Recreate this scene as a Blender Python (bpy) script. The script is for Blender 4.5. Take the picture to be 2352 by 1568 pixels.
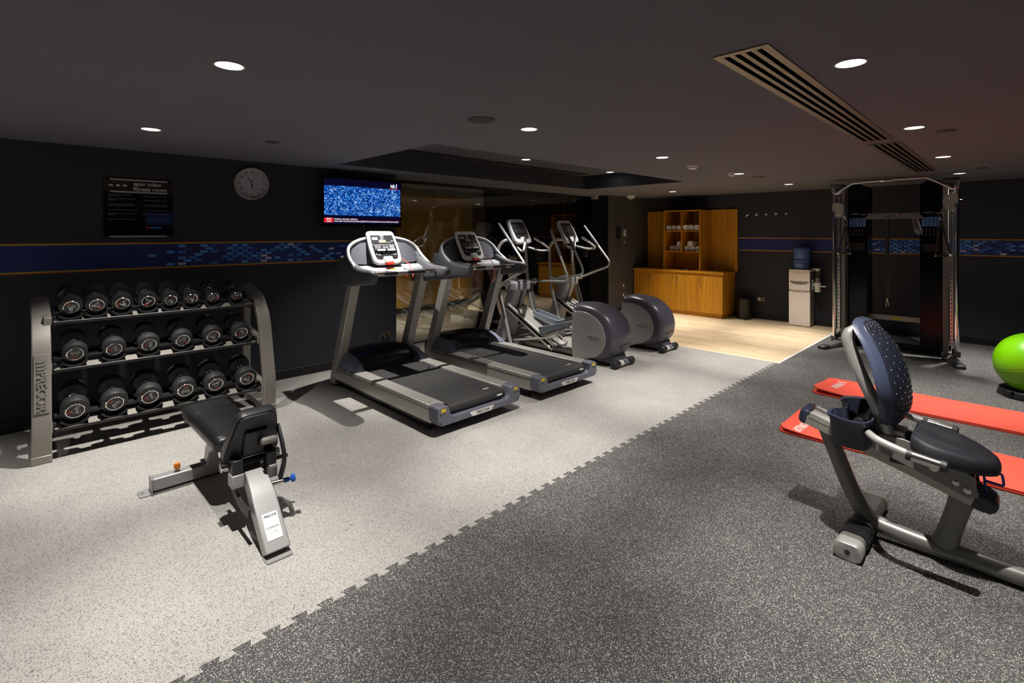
import bpy, bmesh, math, random
from mathutils import Vector, Matrix
for o in list(bpy.data.objects): bpy.data.objects.remove(o)
R = math.radians
PI = math.pi
SC = bpy.context.scene
COL = SC.collection
# ---------------------------------------------------------------- camera, world, exposure
cam_d = bpy.data.cameras.new('camera'); cam = bpy.data.objects.new('camera', cam_d); COL.objects.link(cam)
cam.location = (0, 0, 1.6); cam.rotation_euler = (R(90), 0, R(-44.5))
cam_d.sensor_fit = 'HORIZONTAL'; cam_d.sensor_width = 36.0
cam_d.lens = 1143 / 2352 * 36; cam_d.shift_y = -249 / 2352; cam_d.clip_start = 0.02
SC.camera = cam
W = bpy.data.worlds.new('world'); SC.world = W; W.use_nodes = True
W.node_tree.nodes['Background'].inputs[0].default_value = (0.5, 0.5, 0.55, 1)
W.node_tree.nodes['Background'].inputs[1].default_value = 0.0
SC.view_settings.view_transform = 'Standard'; SC.view_settings.look = 'None'
SC.view_settings.gamma = 1; SC.view_settings.use_curve_mapping = False
SC.view_settings.exposure = 0.12
LAMP_W = 185.0          # power of one ceiling downlight: wide part of its beam
LAMP_HOT = 160.0        # and the narrow core of its beam
LAMP_COL = (1.0, 0.955, 0.905)
LAMP_ANGLE = 80; LAMP_BLEND = 1.0; HOT_ANGLE = 50
CEIL = 2.352; TRAY = 2.576
LW = 5.65; BW = 9.8; GY = 6.14     # left wall plane y, far wall plane x, glass plane y

# ---------------------------------------------------------------- materials
MATS = {}
def mat(name, col, rough=0.5, metal=0.0, spec=0.5, noise=0, nscale=40, bump=0, bscale=200, coat=0, emis=None, estr=0):
    m = bpy.data.materials.new(name); m.use_nodes = True; nt = m.node_tree
    b = nt.nodes['Principled BSDF']
    b.inputs['Base Color'].default_value = (*col, 1); b.inputs['Roughness'].default_value = rough
    b.inputs['Metallic'].default_value = metal; b.inputs['Specular IOR Level'].default_value = spec
    if coat: b.inputs['Coat Weight'].default_value = coat; b.inputs['Coat Roughness'].default_value = 0.05
    tc = nt.nodes.new('ShaderNodeTexCoord')
    if noise:
        n = nt.nodes.new('ShaderNodeTexNoise'); n.inputs['Scale'].default_value = nscale; n.inputs['Detail'].default_value = 3
        nt.links.new(tc.outputs['Object'], n.inputs['Vector'])
        r = nt.nodes.new('ShaderNodeMapRange'); r.inputs[1].default_value = 0.3; r.inputs[2].default_value = 0.7
        r.inputs[3].default_value = 1 - noise; r.inputs[4].default_value = 1 + noise
        nt.links.new(n.outputs['Fac'], r.inputs[0])
        mx = nt.nodes.new('ShaderNodeVectorMath'); mx.operation = 'SCALE'; mx.inputs[0].default_value = col
        nt.links.new(r.outputs[0], mx.inputs['Scale']); nt.links.new(mx.outputs[0], b.inputs['Base Color'])
    if bump:
        n2 = nt.nodes.new('ShaderNodeTexNoise'); n2.inputs['Scale'].default_value = bscale; n2.inputs['Detail'].default_value = 2
        nt.links.new(tc.outputs['Object'], n2.inputs['Vector'])
        bp = nt.nodes.new('ShaderNodeBump'); bp.inputs['Strength'].default_value = bump; bp.inputs['Distance'].default_value = 0.002
        nt.links.new(n2.outputs['Fac'], bp.inputs['Height']); nt.links.new(bp.outputs[0], b.inputs['Normal'])
    if emis:
        b.inputs['Emission Color'].default_value = (*emis, 1); b.inputs['Emission Strength'].default_value = estr
    MATS[name] = m
    return m
def nn(nt, t, **kw):
    n = nt.nodes.new(t)
    for k, v in kw.items(): setattr(n, k, v)
    return n
def fleck_mat(name, base, fl, scale, thr, rough, amt=0.08):
    m = mat(name, base, rough, spec=0.35); nt = m.node_tree; b = nt.nodes['Principled BSDF']
    tc = nn(nt, 'ShaderNodeTexCoord')
    def vor(sc, th, dst):
        v = nn(nt, 'ShaderNodeTexVoronoi'); v.inputs['Scale'].default_value = sc
        d = nn(nt, 'ShaderNodeTexNoise'); d.inputs['Scale'].default_value = sc * 1.3
        ad = nn(nt, 'ShaderNodeVectorMath', operation='MULTIPLY_ADD'); ad.inputs[1].default_value = (1.1 / sc,) * 3
        nt.links.new(tc.outputs['Object'], d.inputs['Vector'])
        nt.links.new(d.outputs['Color'], ad.inputs[0]); nt.links.new(tc.outputs['Object'], ad.inputs[2])
        nt.links.new(ad.outputs[0], v.inputs['Vector'])
        sp = nn(nt, 'ShaderNodeSeparateColor'); nt.links.new(v.outputs['Color'], sp.inputs[0])
        c1 = nn(nt, 'ShaderNodeMath', operation='LESS_THAN'); c1.inputs[1].default_value = th
        nt.links.new(sp.outputs[0], c1.inputs[0])
        c2 = nn(nt, 'ShaderNodeMath', operation='LESS_THAN'); c2.inputs[1].default_value = dst
        nt.links.new(v.outputs['Distance'], c2.inputs[0])
        mu = nn(nt, 'ShaderNodeMath', operation='MULTIPLY'); nt.links.new(c1.outputs[0], mu.inputs[0]); nt.links.new(c2.outputs[0], mu.inputs[1])
        return mu, sp
    f1, s1 = vor(scale, thr, 0.55); f2, s2 = vor(scale * 1.9, thr * 0.9, 0.5)
    mx = nn(nt, 'ShaderNodeMath', operation='MAXIMUM'); nt.links.new(f1.outputs[0], mx.inputs[0]); nt.links.new(f2.outputs[0], mx.inputs[1])
    n = nn(nt, 'ShaderNodeTexNoise'); n.inputs['Scale'].default_value = 2.2; n.inputs['Detail'].default_value = 5
    nt.links.new(tc.outputs['Object'], n.inputs['Vector'])
    r = nn(nt, 'ShaderNodeMapRange'); r.inputs[1].default_value = 0.3; r.inputs[2].default_value = 0.7
    r.inputs[3].default_value = 1 - amt; r.inputs[4].default_value = 1 + amt; nt.links.new(n.outputs['Fac'], r.inputs[0])
    mix = nn(nt, 'ShaderNodeMix', data_type='RGBA'); mix.inputs[6].default_value = (*base, 1); mix.inputs[7].default_value = (*fl, 1)
    nt.links.new(mx.outputs[0], mix.inputs[0])
    vs = nn(nt, 'ShaderNodeVectorMath', operation='SCALE'); nt.links.new(mix.outputs[2], vs.inputs[0]); nt.links.new(r.outputs[0], vs.inputs['Scale'])
    nt.links.new(vs.outputs[0], b.inputs['Base Color'])
    return m
def wood_mat(name, c1, c2, axis, rough, stretch=0.03, scale=60):
    m = mat(name, c1, rough, spec=0.4); nt = m.node_tree; b = nt.nodes['Principled BSDF']
    tc = nn(nt, 'ShaderNodeTexCoord'); mp = nn(nt, 'ShaderNodeMapping')
    s = [1, 1, 1]; s[axis] = stretch; mp.inputs['Scale'].default_value = s
    oi = nn(nt, 'ShaderNodeObjectInfo')
    ad = nn(nt, 'ShaderNodeVectorMath', operation='MULTIPLY_ADD'); ad.inputs[1].default_value = (7, 5, 9)
    nt.links.new(oi.outputs['Random'], ad.inputs[0]); nt.links.new(tc.outputs['Object'], ad.inputs[2])
    nt.links.new(ad.outputs[0], mp.inputs['Vector'])
    n = nn(nt, 'ShaderNodeTexNoise'); n.inputs['Scale'].default_value = scale; n.inputs['Detail'].default_value = 4; n.inputs['Roughness'].default_value = 0.65
    nt.links.new(mp.outputs[0], n.inputs['Vector'])
    r = nn(nt, 'ShaderNodeMapRange'); r.inputs[1].default_value = 0.36; r.inputs[2].default_value = 0.66
    nt.links.new(n.outputs['Fac'], r.inputs[0])
    mix = nn(nt, 'ShaderNodeMix', data_type='RGBA'); mix.inputs[6].default_value = (*c1, 1); mix.inputs[7].default_value = (*c2, 1)
    nt.links.new(r.outputs[0], mix.inputs[0]); 
    hv = nn(nt, 'ShaderNodeMapRange'); hv.inputs[3].default_value = 0.93; hv.inputs[4].default_value = 1.07; nt.links.new(oi.outputs['Random'], hv.inputs[0])
    vs = nn(nt, 'ShaderNodeVectorMath', operation='SCALE'); nt.links.new(mix.outputs[2], vs.inputs[0]); nt.links.new(hv.outputs[0], vs.inputs['Scale'])
    nt.links.new(vs.outputs[0], b.inputs['Base Color'])
    return m
def emit_mat(name, col, s):
    m = bpy.data.materials.new(name); m.use_nodes = True; nt = m.node_tree; nt.nodes.clear()
    e = nn(nt, 'ShaderNodeEmission'); e.inputs[0].default_value = (*col, 1); e.inputs[1].default_value = s
    o = nn(nt, 'ShaderNodeOutputMaterial'); nt.links.new(e.outputs[0], o.inputs[0]); MATS[name] = m; return m
def glass_mat(name, tint=(0.9, 0.93, 0.92), boost=1.0, base=0.0):
    m = bpy.data.materials.new(name); m.use_nodes = True; nt = m.node_tree; nt.nodes.clear()
    t = nn(nt, 'ShaderNodeBsdfTransparent'); t.inputs[0].default_value = (*tint, 1)
    g = nn(nt, 'ShaderNodeBsdfGlossy'); g.inputs['Roughness'].default_value = 0.0; g.inputs[0].default_value = (0.95, 0.97, 0.97, 1)
    f = nn(nt, 'ShaderNodeFresnel'); f.inputs[0].default_value = 1.5
    mm = nn(nt, 'ShaderNodeMath', operation='MULTIPLY_ADD'); mm.inputs[1].default_value = boost; mm.inputs[2].default_value = base
    mm.use_clamp = True
    nt.links.new(f.outputs[0], mm.inputs[0])
    x = nn(nt, 'ShaderNodeMixShader'); nt.links.new(mm.outputs[0], x.inputs[0]); nt.links.new(t.outputs[0], x.inputs[1]); nt.links.new(g.outputs[0], x.inputs[2])
    o = nn(nt, 'ShaderNodeOutputMaterial'); nt.links.new(x.outputs[0], o.inputs[0]); MATS[name] = m; return m

mat('wall_grey', (0.058, 0.056, 0.058), 0.75, bump=0.15, bscale=500)
mat('wall', (0.027, 0.029, 0.040), 0.75, bump=0.15, bscale=500)
mat('wall_dark', (0.006, 0.006, 0.007), 0.35)
mat('ceiling', (0.135, 0.131, 0.145), 0.9, bump=0.1, bscale=300)
mat('tray', (0.075, 0.073, 0.078), 0.9)
mat('baseboard', (0.010, 0.010, 0.010), 0.5)
fleck_mat('rubber_light', (0.43, 0.412, 0.382), (0.065, 0.065, 0.065), 285, 0.18, 0.7, 0.09)
fleck_mat('rubber_dark', (0.050, 0.047, 0.046), (0.42, 0.41, 0.385), 250, 0.19, 0.75, 0.18)
wood_mat('floor_wood', (0.78, 0.62, 0.41), (0.62, 0.45, 0.26), 1, 0.45, 0.05, 22)
wood_mat('cabinet_wood', (0.62, 0.29, 0.014), (0.37, 0.145, 0.007), 2, 0.45, 0.02, 60)
wood_mat('cabinet_wood_flat', (0.62, 0.29, 0.014), (0.37, 0.145, 0.007), 1, 0.4, 0.02, 60)
mat('white_trim', (0.75, 0.72, 0.66), 0.5)
mat('silver', (0.42, 0.40, 0.36), 0.42, metal=0.55, noise=0.04, nscale=300)
mat('silver_light', (0.58, 0.56, 0.52), 0.38, metal=0.6, noise=0.03, nscale=200)
mat('rack_grey', (0.33, 0.31, 0.275), 0.45, metal=0.3, noise=0.03, nscale=200)
mat('bench_grey', (0.36, 0.355, 0.35), 0.4, metal=0.3)
mat('frame_grey', (0.20, 0.195, 0.18), 0.38, metal=0.4)
mat('upright_metal', (0.50, 0.48, 0.44), 0.45, metal=0.4, noise=0.05, nscale=250)
mat('tube_grey', (0.46, 0.46, 0.43), 0.35, metal=0.45)
mat('chrome', (0.85, 0.84, 0.82), 0.08, metal=1.0)
mat('steel', (0.60, 0.58, 0.54), 0.22, metal=1.0)
mat('black_rubber', (0.022, 0.022, 0.024), 0.5, noise=0.15, nscale=90)
mat('black_gloss_rubber', (0.012, 0.012, 0.013), 0.28)
mat('black_plastic', (0.012, 0.012, 0.014), 0.45, bump=0.1, bscale=400)
mat('black_gloss', (0.006, 0.006, 0.007), 0.12)
mat('black_leather', (0.016, 0.016, 0.017), 0.34, bump=0.25, bscale=350)
mat('hood_black', (0.012, 0.012, 0.017), 0.28)
mat('belt', (0.030, 0.029, 0.029), 0.6, bump=0.5, bscale=260)
mat('cap_purple', (0.135, 0.135, 0.175), 0.4, spec=0.5)
mat('wedge_blue', (0.22, 0.24, 0.33), 0.35, spec=0.5)
mat('cowl_grey', (0.30, 0.31, 0.34), 0.45)
mat('cowl_rim', (0.50, 0.51, 0.53), 0.4)
mat('cowl_dark', (0.10, 0.105, 0.125), 0.6, bump=0.2, bscale=500)
mat('arm_grey', (0.095, 0.095, 0.105), 0.5, bump=0.15, bscale=400)
mat('drum_dark', (0.085, 0.081, 0.104), 0.32, spec=0.5)
mat('drum_panel', (0.34, 0.32, 0.32), 0.22, spec=0.5)
mat('tower_grey', (0.32, 0.31, 0.33), 0.4)
mat('pedal_blue', (0.20, 0.235, 0.28), 0.5)
mat('white_plastic', (0.80, 0.78, 0.75), 0.35)
mat('white_label', (0.78, 0.77, 0.72), 0.4)
mat('screen_black', (0.022, 0.022, 0.025), 0.25)
mat('lcd', (0.42, 0.42, 0.16), 0.4)
mat('print_white', (0.75, 0.75, 0.73), 0.5)
mat('print_dark', (0.02, 0.02, 0.03), 0.5)
mat('print_navy', (0.03, 0.035, 0.10), 0.5)
mat('print_grey', (0.30, 0.29, 0.27), 0.5)
mat('print_cyan', (0.25, 0.55, 0.60), 0.5)
mat('red', (0.62, 0.035, 0.02), 0.4)
mat('vivid_red', (0.75, 0.06, 0.015), 0.5)
mat('orange', (0.85, 0.24, 0.02), 0.35)
mat('yellow', (0.75, 0.55, 0.02), 0.45)
mat('mat_red', (0.86, 0.095, 0.055), 0.62, noise=0.03, nscale=12, bump=0.1, bscale=300)
mat('navy_plastic', (0.026, 0.031, 0.055), 0.42, bump=0.12, bscale=400)
mat('navy_light', (0.050, 0.062, 0.105), 0.42, bump=0.1, bscale=400)
mat('seat_fabric', (0.017, 0.018, 0.024), 0.6, bump=0.35, bscale=500)
mat('seat_mesh', (0.016, 0.019, 0.032), 0.35)
mat('blue_knob', (0.02, 0.10, 0.45), 0.3)
mat('ball_green', (0.20, 0.62, 0.0), 0.33, spec=0.6, noise=0.03, nscale=4)
mat('white_appliance', (0.92, 0.86, 0.82), 0.35)
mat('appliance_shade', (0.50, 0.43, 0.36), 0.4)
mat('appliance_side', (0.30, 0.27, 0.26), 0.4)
mat('bin_metal', (0.028, 0.026, 0.024), 0.3, metal=0.6)
mat('towel', (0.90, 0.86, 0.80), 0.9, bump=0.6, bscale=400)
mat('socket_brass', (0.24, 0.19, 0.12), 0.35, metal=0.7)
mat('clock_face', (0.45, 0.42, 0.48), 0.5)
mat('clock_rim', (0.42, 0.40, 0.36), 0.35)
mat('sign_black', (0.004, 0.004, 0.004), 0.2)
mat('sign_brown', (0.020, 0.013, 0.010), 0.3)
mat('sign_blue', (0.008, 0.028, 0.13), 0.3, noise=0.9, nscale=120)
mat('sign_metal', (0.62, 0.57, 0.52), 0.3, metal=0.6)
mat('stripe_navy', (0.010, 0.020, 0.14), 0.5)
mat('stripe_red', (0.50, 0.06, 0.012), 0.5)
mat('stripe_green', (0.38, 0.36, 0.02), 0.5)
mat('hex_dim', (0.014, 0.045, 0.25), 0.5)
mat('hex_mid', (0.035, 0.17, 0.62), 0.5)
mat('hex_light', (0.08, 0.32, 0.80), 0.5)
mat('hex_white', (0.52, 0.50, 0.66), 0.5)
mat('grille_metal', (0.30, 0.26, 0.20), 0.38, metal=0.75)
mat('void_black', (0.002, 0.002, 0.002), 0.9, spec=0.0)
mat('grille_dark', (0.008, 0.008, 0.008), 0.6)
mat('speaker_grille', (0.045, 0.042, 0.042), 0.7)
mat('lamp_trim', (0.35, 0.33, 0.31), 0.4)
mat('lamp_can', (0.70, 0.66, 0.62), 0.35)
mat('gold_wall', (0.40, 0.23, 0.035), 0.55, noise=0.06, nscale=60)
mat('tile_grey', (0.095, 0.092, 0.09), 0.3, noise=0.25, nscale=5)
mat('grout', (0.16, 0.155, 0.15), 0.8)
mat('corridor_ceiling', (0.10, 0.095, 0.09), 0.9)
mat('door_wood', (0.14, 0.055, 0.018), 0.4, noise=0.2, nscale=20)
mat('corridor_brown', (0.13, 0.070, 0.030), 0.5, noise=0.1, nscale=8)
mat('photo_blue', (0.08, 0.18, 0.45), 0.4, noise=0.6, nscale=60)
mat('brass', (0.55, 0.40, 0.22), 0.25, metal=1.0)
mat('cup_clear', (0.55, 0.50, 0.36), 0.5)
emit_mat('lamp_glow', (1.0, 0.95, 0.88), 14.0)
emit_mat('tv_text', (0.85, 0.9, 1.0), 0.95)
emit_mat('tv_red', (0.85, 0.02, 0.03), 0.85)
emit_mat('tv_dark', (0.004, 0.004, 0.03), 0.6)
glass_mat('glass', (0.86, 0.88, 0.86), 1.7, 0.04)
m = mat('smoked', (0.004, 0.004, 0.004), 0.16, spec=0.25)
m.node_tree.nodes['Principled BSDF'].inputs['Alpha'].default_value = 0.86
m = mat('bottle_blue', (0.09, 0.17, 0.42), 0.12)
m.node_tree.nodes['Principled BSDF'].inputs['Alpha'].default_value = 0.72
m = mat('bag_clear', (0.25, 0.24, 0.23), 0.15)
m.node_tree.nodes['Principled BSDF'].inputs['Alpha'].default_value = 0.35
m = mat('cup_tube', (0.10, 0.10, 0.10), 0.1)
m.node_tree.nodes['Principled BSDF'].inputs['Alpha'].default_value = 0.4
# city picture on the television screen
def tv_mat():
    m = bpy.data.materials.new('tv_picture'); m.use_nodes = True; nt = m.node_tree; nt.nodes.clear()
    tc = nn(nt, 'ShaderNodeTexCoord')
    mp = nn(nt, 'ShaderNodeMapping'); mp.inputs['Scale'].default_value = (1, 1, 1.5); nt.links.new(tc.outputs['Object'], mp.inputs[0])
    v = nn(nt, 'ShaderNodeTexVoronoi', distance='CHEBYCHEV'); v.inputs['Scale'].default_value = 90; nt.links.new(mp.outputs[0], v.inputs['Vector'])
    sp = nn(nt, 'ShaderNodeSeparateColor'); nt.links.new(v.outputs['Color'], sp.inputs[0])
    n = nn(nt, 'ShaderNodeTexNoise'); n.inputs['Scale'].default_value = 14; n.inputs['Detail'].default_value = 4; nt.links.new(tc.outputs['Object'], n.inputs['Vector'])
    a = nn(nt, 'ShaderNodeMath', operation='MULTIPLY_ADD'); a.inputs[1].default_value = 0.62; nt.links.new(n.outputs['Fac'], a.inputs[0])
    p = nn(nt, 'ShaderNodeMath', operation='POWER'); p.inputs[1].default_value = 1.6; nt.links.new(sp.outputs[0], p.inputs[0])
    ps = nn(nt, 'ShaderNodeMath', operation='MULTIPLY'); ps.inputs[1].default_value = 0.66; nt.links.new(p.outputs[0], ps.inputs[0]); nt.links.new(ps.outputs[0], a.inputs[2])
    cr = nn(nt, 'ShaderNodeValToRGB'); nt.links.new(a.outputs[0], cr.inputs[0])
    e = cr.color_ramp.elements
    e[0].position = 0.26; e[0].color = (0.0, 0.004, 0.05, 1); e[1].position = 1.0; e[1].color = (0.75, 0.95, 1.0, 1)
    x = e.new(0.44); x.color = (0.0, 0.03, 0.24, 1); x = e.new(0.66); x.color = (0.015, 0.13, 0.55, 1); x = e.new(0.84); x.color = (0.06, 0.30, 0.80, 1)
    em = nn(nt, 'ShaderNodeEmission'); em.inputs[1].default_value = 1.0; nt.links.new(cr.outputs[0], em.inputs[0])
    o = nn(nt, 'ShaderNodeOutputMaterial'); nt.links.new(em.outputs[0], o.inputs[0]); MATS['tv_picture'] = m
tv_mat()

# ---------------------------------------------------------------- geometry helpers
def fillet(pts, r, n=6, closed=False):
    """round the corners of a polyline (2D or 3D)"""
    P = [Vector(p) for p in pts]; out = []; N = len(P)
    for i, p in enumerate(P):
        if not closed and i in (0, N - 1): out.append(p); continue
        a = P[i - 1]; b = P[(i + 1) % N]
        u = (a - p); v = (b - p); lu, lv = u.length, v.length
        rr = r[i] if isinstance(r, (list, tuple)) else r
        if lu < 1e-6 or lv < 1e-6 or rr <= 0: out.append(p); continue
        d = min(rr, lu * 0.49, lv * 0.49)
        s = p + u * (d / lu); e = p + v * (d / lv)
        for k in range(n + 1):
            t = k / n; out.append(s * (1 - t) ** 2 + p * 2 * t * (1 - t) + e * t * t)
    return out
def rrect(w, h, r, n=5, cx=0, cy=0):
    return [(p.x, p.y) for p in fillet([(cx - w / 2, cy - h / 2), (cx + w / 2, cy - h / 2), (cx + w / 2, cy + h / 2), (cx - w / 2, cy + h / 2)], r, n, True)]
def strip(path, t0, t1=None):
    """outline of a band of thickness t0 along a 2D path (t0 to the left side, t1 to the right)"""
    if t1 is None: t0, t1 = t0 / 2, t0 / 2
    P = [Vector((p[0], p[1])) for p in path]; L = []; Rr = []
    for i, p in enumerate(P):
        d = (P[min(i + 1, len(P) - 1)] - P[max(i - 1, 0)]).normalized(); nrm = Vector((-d.y, d.x))
        L.append(p + nrm * t0); Rr.append(p - nrm * t1)
    return [(q.x, q.y) for q in L + Rr[::-1]]
def catmull(pts, n=6, closed=False):
    P = [Vector(p) for p in pts]; N = len(P); out = []
    rng = range(N if closed else N - 1)
    for i in rng:
        if closed: p0, p1, p2, p3 = P[i - 1], P[i], P[(i + 1) % N], P[(i + 2) % N]
        else: p0, p1, p2, p3 = P[max(i - 1, 0)], P[i], P[i + 1], P[min(i + 2, N - 1)]
        for k in range(n):
            t = k / n
            out.append(0.5 * ((2 * p1) + (p2 - p0) * t + (2 * p0 - 5 * p1 + 4 * p2 - p3) * t * t + (3 * p1 - p0 - 3 * p2 + p3) * t ** 3))
    if not closed: out.append(P[-1])
    return out
class G:
    def __init__(s): s.bm = bmesh.new(); s.mi = 0
    def _f(s, vs):
        try: f = s.bm.faces.new(vs); f.material_index = s.mi; return f
        except ValueError: return None
    def box(s, c, d, M=None):
        c = Vector(c); h = Vector(d) / 2; vs = []
        for z in (-1, 1):
            for y in (-1, 1):
                for x in (-1, 1):
                    v = Vector((x * h.x, y * h.y, z * h.z))
                    if M: v = M @ v
                    vs.append(s.bm.verts.new(v + c))
        for f in ((0, 2, 3, 1), (4, 5, 7, 6), (0, 1, 5, 4), (2, 6, 7, 3), (0, 4, 6, 2), (1, 3, 7, 5)): s._f([vs[i] for i in f])
        return s
    def bb(s, x0, x1, y0, y1, z0, z1): return s.box(((x0 + x1) / 2, (y0 + y1) / 2, (z0 + z1) / 2), (abs(x1 - x0), abs(y1 - y0), abs(z1 - z0)))
    def loft(s, rings, cap=True, close=False):
        V = [[s.bm.verts.new(Vector(p)) for p in r] for r in rings]; n = len(V[0])
        K = len(V)
        for i in range(K if close else K - 1):
            a, b = V[i], V[(i + 1) % K]
            for j in range(n): s._f([a[j], a[(j + 1) % n], b[(j + 1) % n], b[j]])
        if cap and not close: s._f(V[0][::-1]); s._f(V[-1])
        return s
    def frame(s, d):
        d = Vector(d).normalized(); up = Vector((0, 0, 1)) if abs(d.z) < 0.9 else Vector((0, 1, 0))
        a = d.cross(up).normalized(); return a, d.cross(a).normalized()
    def cyl(s, p0, p1, r, r1=None, n=20, cap=True):
        p0, p1 = Vector(p0), Vector(p1); r1 = r if r1 is None else r1; a, b = s.frame(p1 - p0)
        ring = lambda p, q: [p + (a * math.cos(2 * PI * i / n) + b * math.sin(2 * PI * i / n)) * q for i in range(n)]
        return s.loft([ring(p0, r), ring(p1, r1)], cap)
    def tube(s, pts, r, n=12, closed=False, flat=None):
        P = [Vector(p) for p in pts]; K = len(P)
        tg = []
        for i in range(K):
            a = P[i - 1] if (closed or i > 0) else P[i]; b = P[(i + 1) % K] if (closed or i < K - 1) else P[i]
            tg.append((b - a).normalized())
        u, _ = s.frame(tg[0]); rings = []
        for i in range(K):
            u = (u - tg[i] * u.dot(tg[i])).normalized(); w = tg[i].cross(u)
            rr = r[i] if isinstance(r, (list, tuple)) else r
            rings.append([P[i] + (u * math.cos(2 * PI * j / n) + w * math.sin(2 * PI * j / n) * (flat or 1)) * rr for j in range(n)])
        return s.loft(rings, not closed, closed)
    def prism(s, pts, ax, a, b):
        def P(p, t):
            return {'x': (t, p[0], p[1]), 'y': (p[0], t, p[1]), 'z': (p[0], p[1], t)}[ax]
        return s.loft([[P(p, a) for p in pts], [P(p, b) for p in pts]])
    def lathe(s, prof, o, d=(0, 0, 1), n=28, ring=False):
        o = Vector(o); d = Vector(d).normalized(); a, b = s.frame(d)
        rings = [[o + d * h + (a * math.cos(2 * PI * i / n) + b * math.sin(2 * PI * i / n)) * max(r, 1e-4) for i in range(n)] for r, h in prof]
        return s.loft(rings, not ring, ring)
    def ball(s, c, r, n=16, m=10, sq=(1, 1, 1)):
        c = Vector(c)
        return s.loft([[c + Vector((math.sin(t) * math.cos(2 * PI * i / n) * r * sq[0], math.sin(t) * math.sin(2 * PI * i / n) * r * sq[1], -math.cos(t) * r * sq[2])) for i in range(n)]
                       for t in [max(0.02, min(PI - 0.02, PI * k / m)) for k in range(m + 1)]])
    def text(s, body, size, o, xd, yd, ext=0.0004, align='CENTER', fit=None, shear=0, bold=0):
        cu = bpy.data.curves.new('t', 'FONT'); cu.body = body; cu.size = size; cu.align_x = align; cu.align_y = 'CENTER'; cu.extrude = ext
        cu.shear = shear; cu.offset = bold
        cu.resolution_u = 2
        ob = bpy.data.objects.new('t', cu); COL.objects.link(ob); bpy.context.view_layer.update()
        me = bpy.data.meshes.new_from_object(ob.evaluated_get(bpy.context.evaluated_depsgraph_get()))
        bpy.data.objects.remove(ob); bpy.data.curves.remove(cu)
        xd, yd = Vector(xd).normalized(), Vector(yd).normalized(); zd = xd.cross(yd)
        sx = 1
        if fit and len(me.vertices):
            w = max(v.co.x for v in me.vertices) - min(v.co.x for v in me.vertices); sx = fit / w if w > 1e-6 else 1
        M = Matrix((xd, yd, zd)).transposed()
        for v in me.vertices: v.co = M @ Vector((v.co.x * sx, v.co.y, v.co.z)) + Vector(o)
        k = len(s.bm.faces); s.bm.from_mesh(me); s.bm.faces.ensure_lookup_table()
        for f in s.bm.faces[k:]: f.material_index = s.mi
        bpy.data.meshes.remove(me); return s
    def xf(s, M):
        bmesh.ops.transform(s.bm, matrix=M, verts=s.bm.verts); return s
    def done(s, name, m, parent=None, smooth=38, bev=0, seg=2, recalc=True, loc=None):
        if recalc: bmesh.ops.recalc_face_normals(s.bm, faces=s.bm.faces)
        me = bpy.data.meshes.new(name); s.bm.to_mesh(me); s.bm.free()
        for k in (m if isinstance(m, (list, tuple)) else [m]): me.materials.append(MATS[k])
        if smooth:
            me.polygons.foreach_set('use_smooth', [True] * len(me.polygons)); me.set_sharp_from_angle(angle=R(smooth))
        o = bpy.data.objects.new(name, me); COL.objects.link(o)
        if bev:
            b = o.modifiers.new('bevel', 'BEVEL'); b.width = bev; b.segments = seg; b.limit_method = 'ANGLE'; b.angle_limit = R(40)
        if parent: o.parent = parent
        if loc: o.location = loc
        return o
def thing(name, label, cat, loc=(0, 0, 0), rz=0, group=None):
    o = bpy.data.objects.new(name, None); COL.objects.link(o); o.location = loc; o.rotation_euler = (0, 0, rz)
    o.empty_display_size = 0.1; return tag(o, label, cat, group)
def tag(o, label, cat, group=None):
    o['label'] = label; o['category'] = cat
    if group: o['group'] = group
    return o
def struct(o): o['kind'] = 'structure'; return o
def dup(o, name=None, parent=None, loc=None):
    c = o.copy(); COL.objects.link(c); c.parent = parent
    if loc: c.location = loc
    for ch in [x for x in o.children]: dup(ch, None, c)
    return c
TX, TZ, TY = (1, 0, 0), (0, 0, 1), (0, 1, 0)
NX = (-1, 0, 0); NY = (0, -1, 0)
# ================================================================ the room
XL, YB = -3.0, -3.2       # room limits behind the camera
SEAM = 2.085              # line where light and dark rubber meet
WX0, WY0 = 6.60, 2.05     # corner of the wooden floor
# floor
g = G(); g.bb(XL, BW, YB, LW + 0.5, -0.1, -0.012)
floor = struct(g.done('floor', 'rubber_dark', smooth=0)); floor['label'] = 'grey rubber gym floor with speckles'
g = G(); g.bb(XL, WX0, SEAM - 0.06, GY, -0.012, 0.0); struct(g.done('light_rubber_field', 'rubber_light', floor, smooth=0))
# dark field with dovetail teeth along the seam
pts = [(XL, YB), (BW, YB), (BW, WY0), (WX0, WY0), (WX0, SEAM)]
pitch = 0.11; x = WX0 - 0.03
while x - 0.08 > XL:
    pts += [(x, SEAM), (x + 0.010, SEAM + 0.032), (x - 0.058, SEAM + 0.032), (x - 0.048, SEAM)]
    x -= pitch
pts += [(XL, SEAM)]
g = G(); g.prism(pts, 'z', -0.012, 0.0012); struct(g.done('dark_rubber_field', 'rubber_dark', floor, smooth=0))
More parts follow.
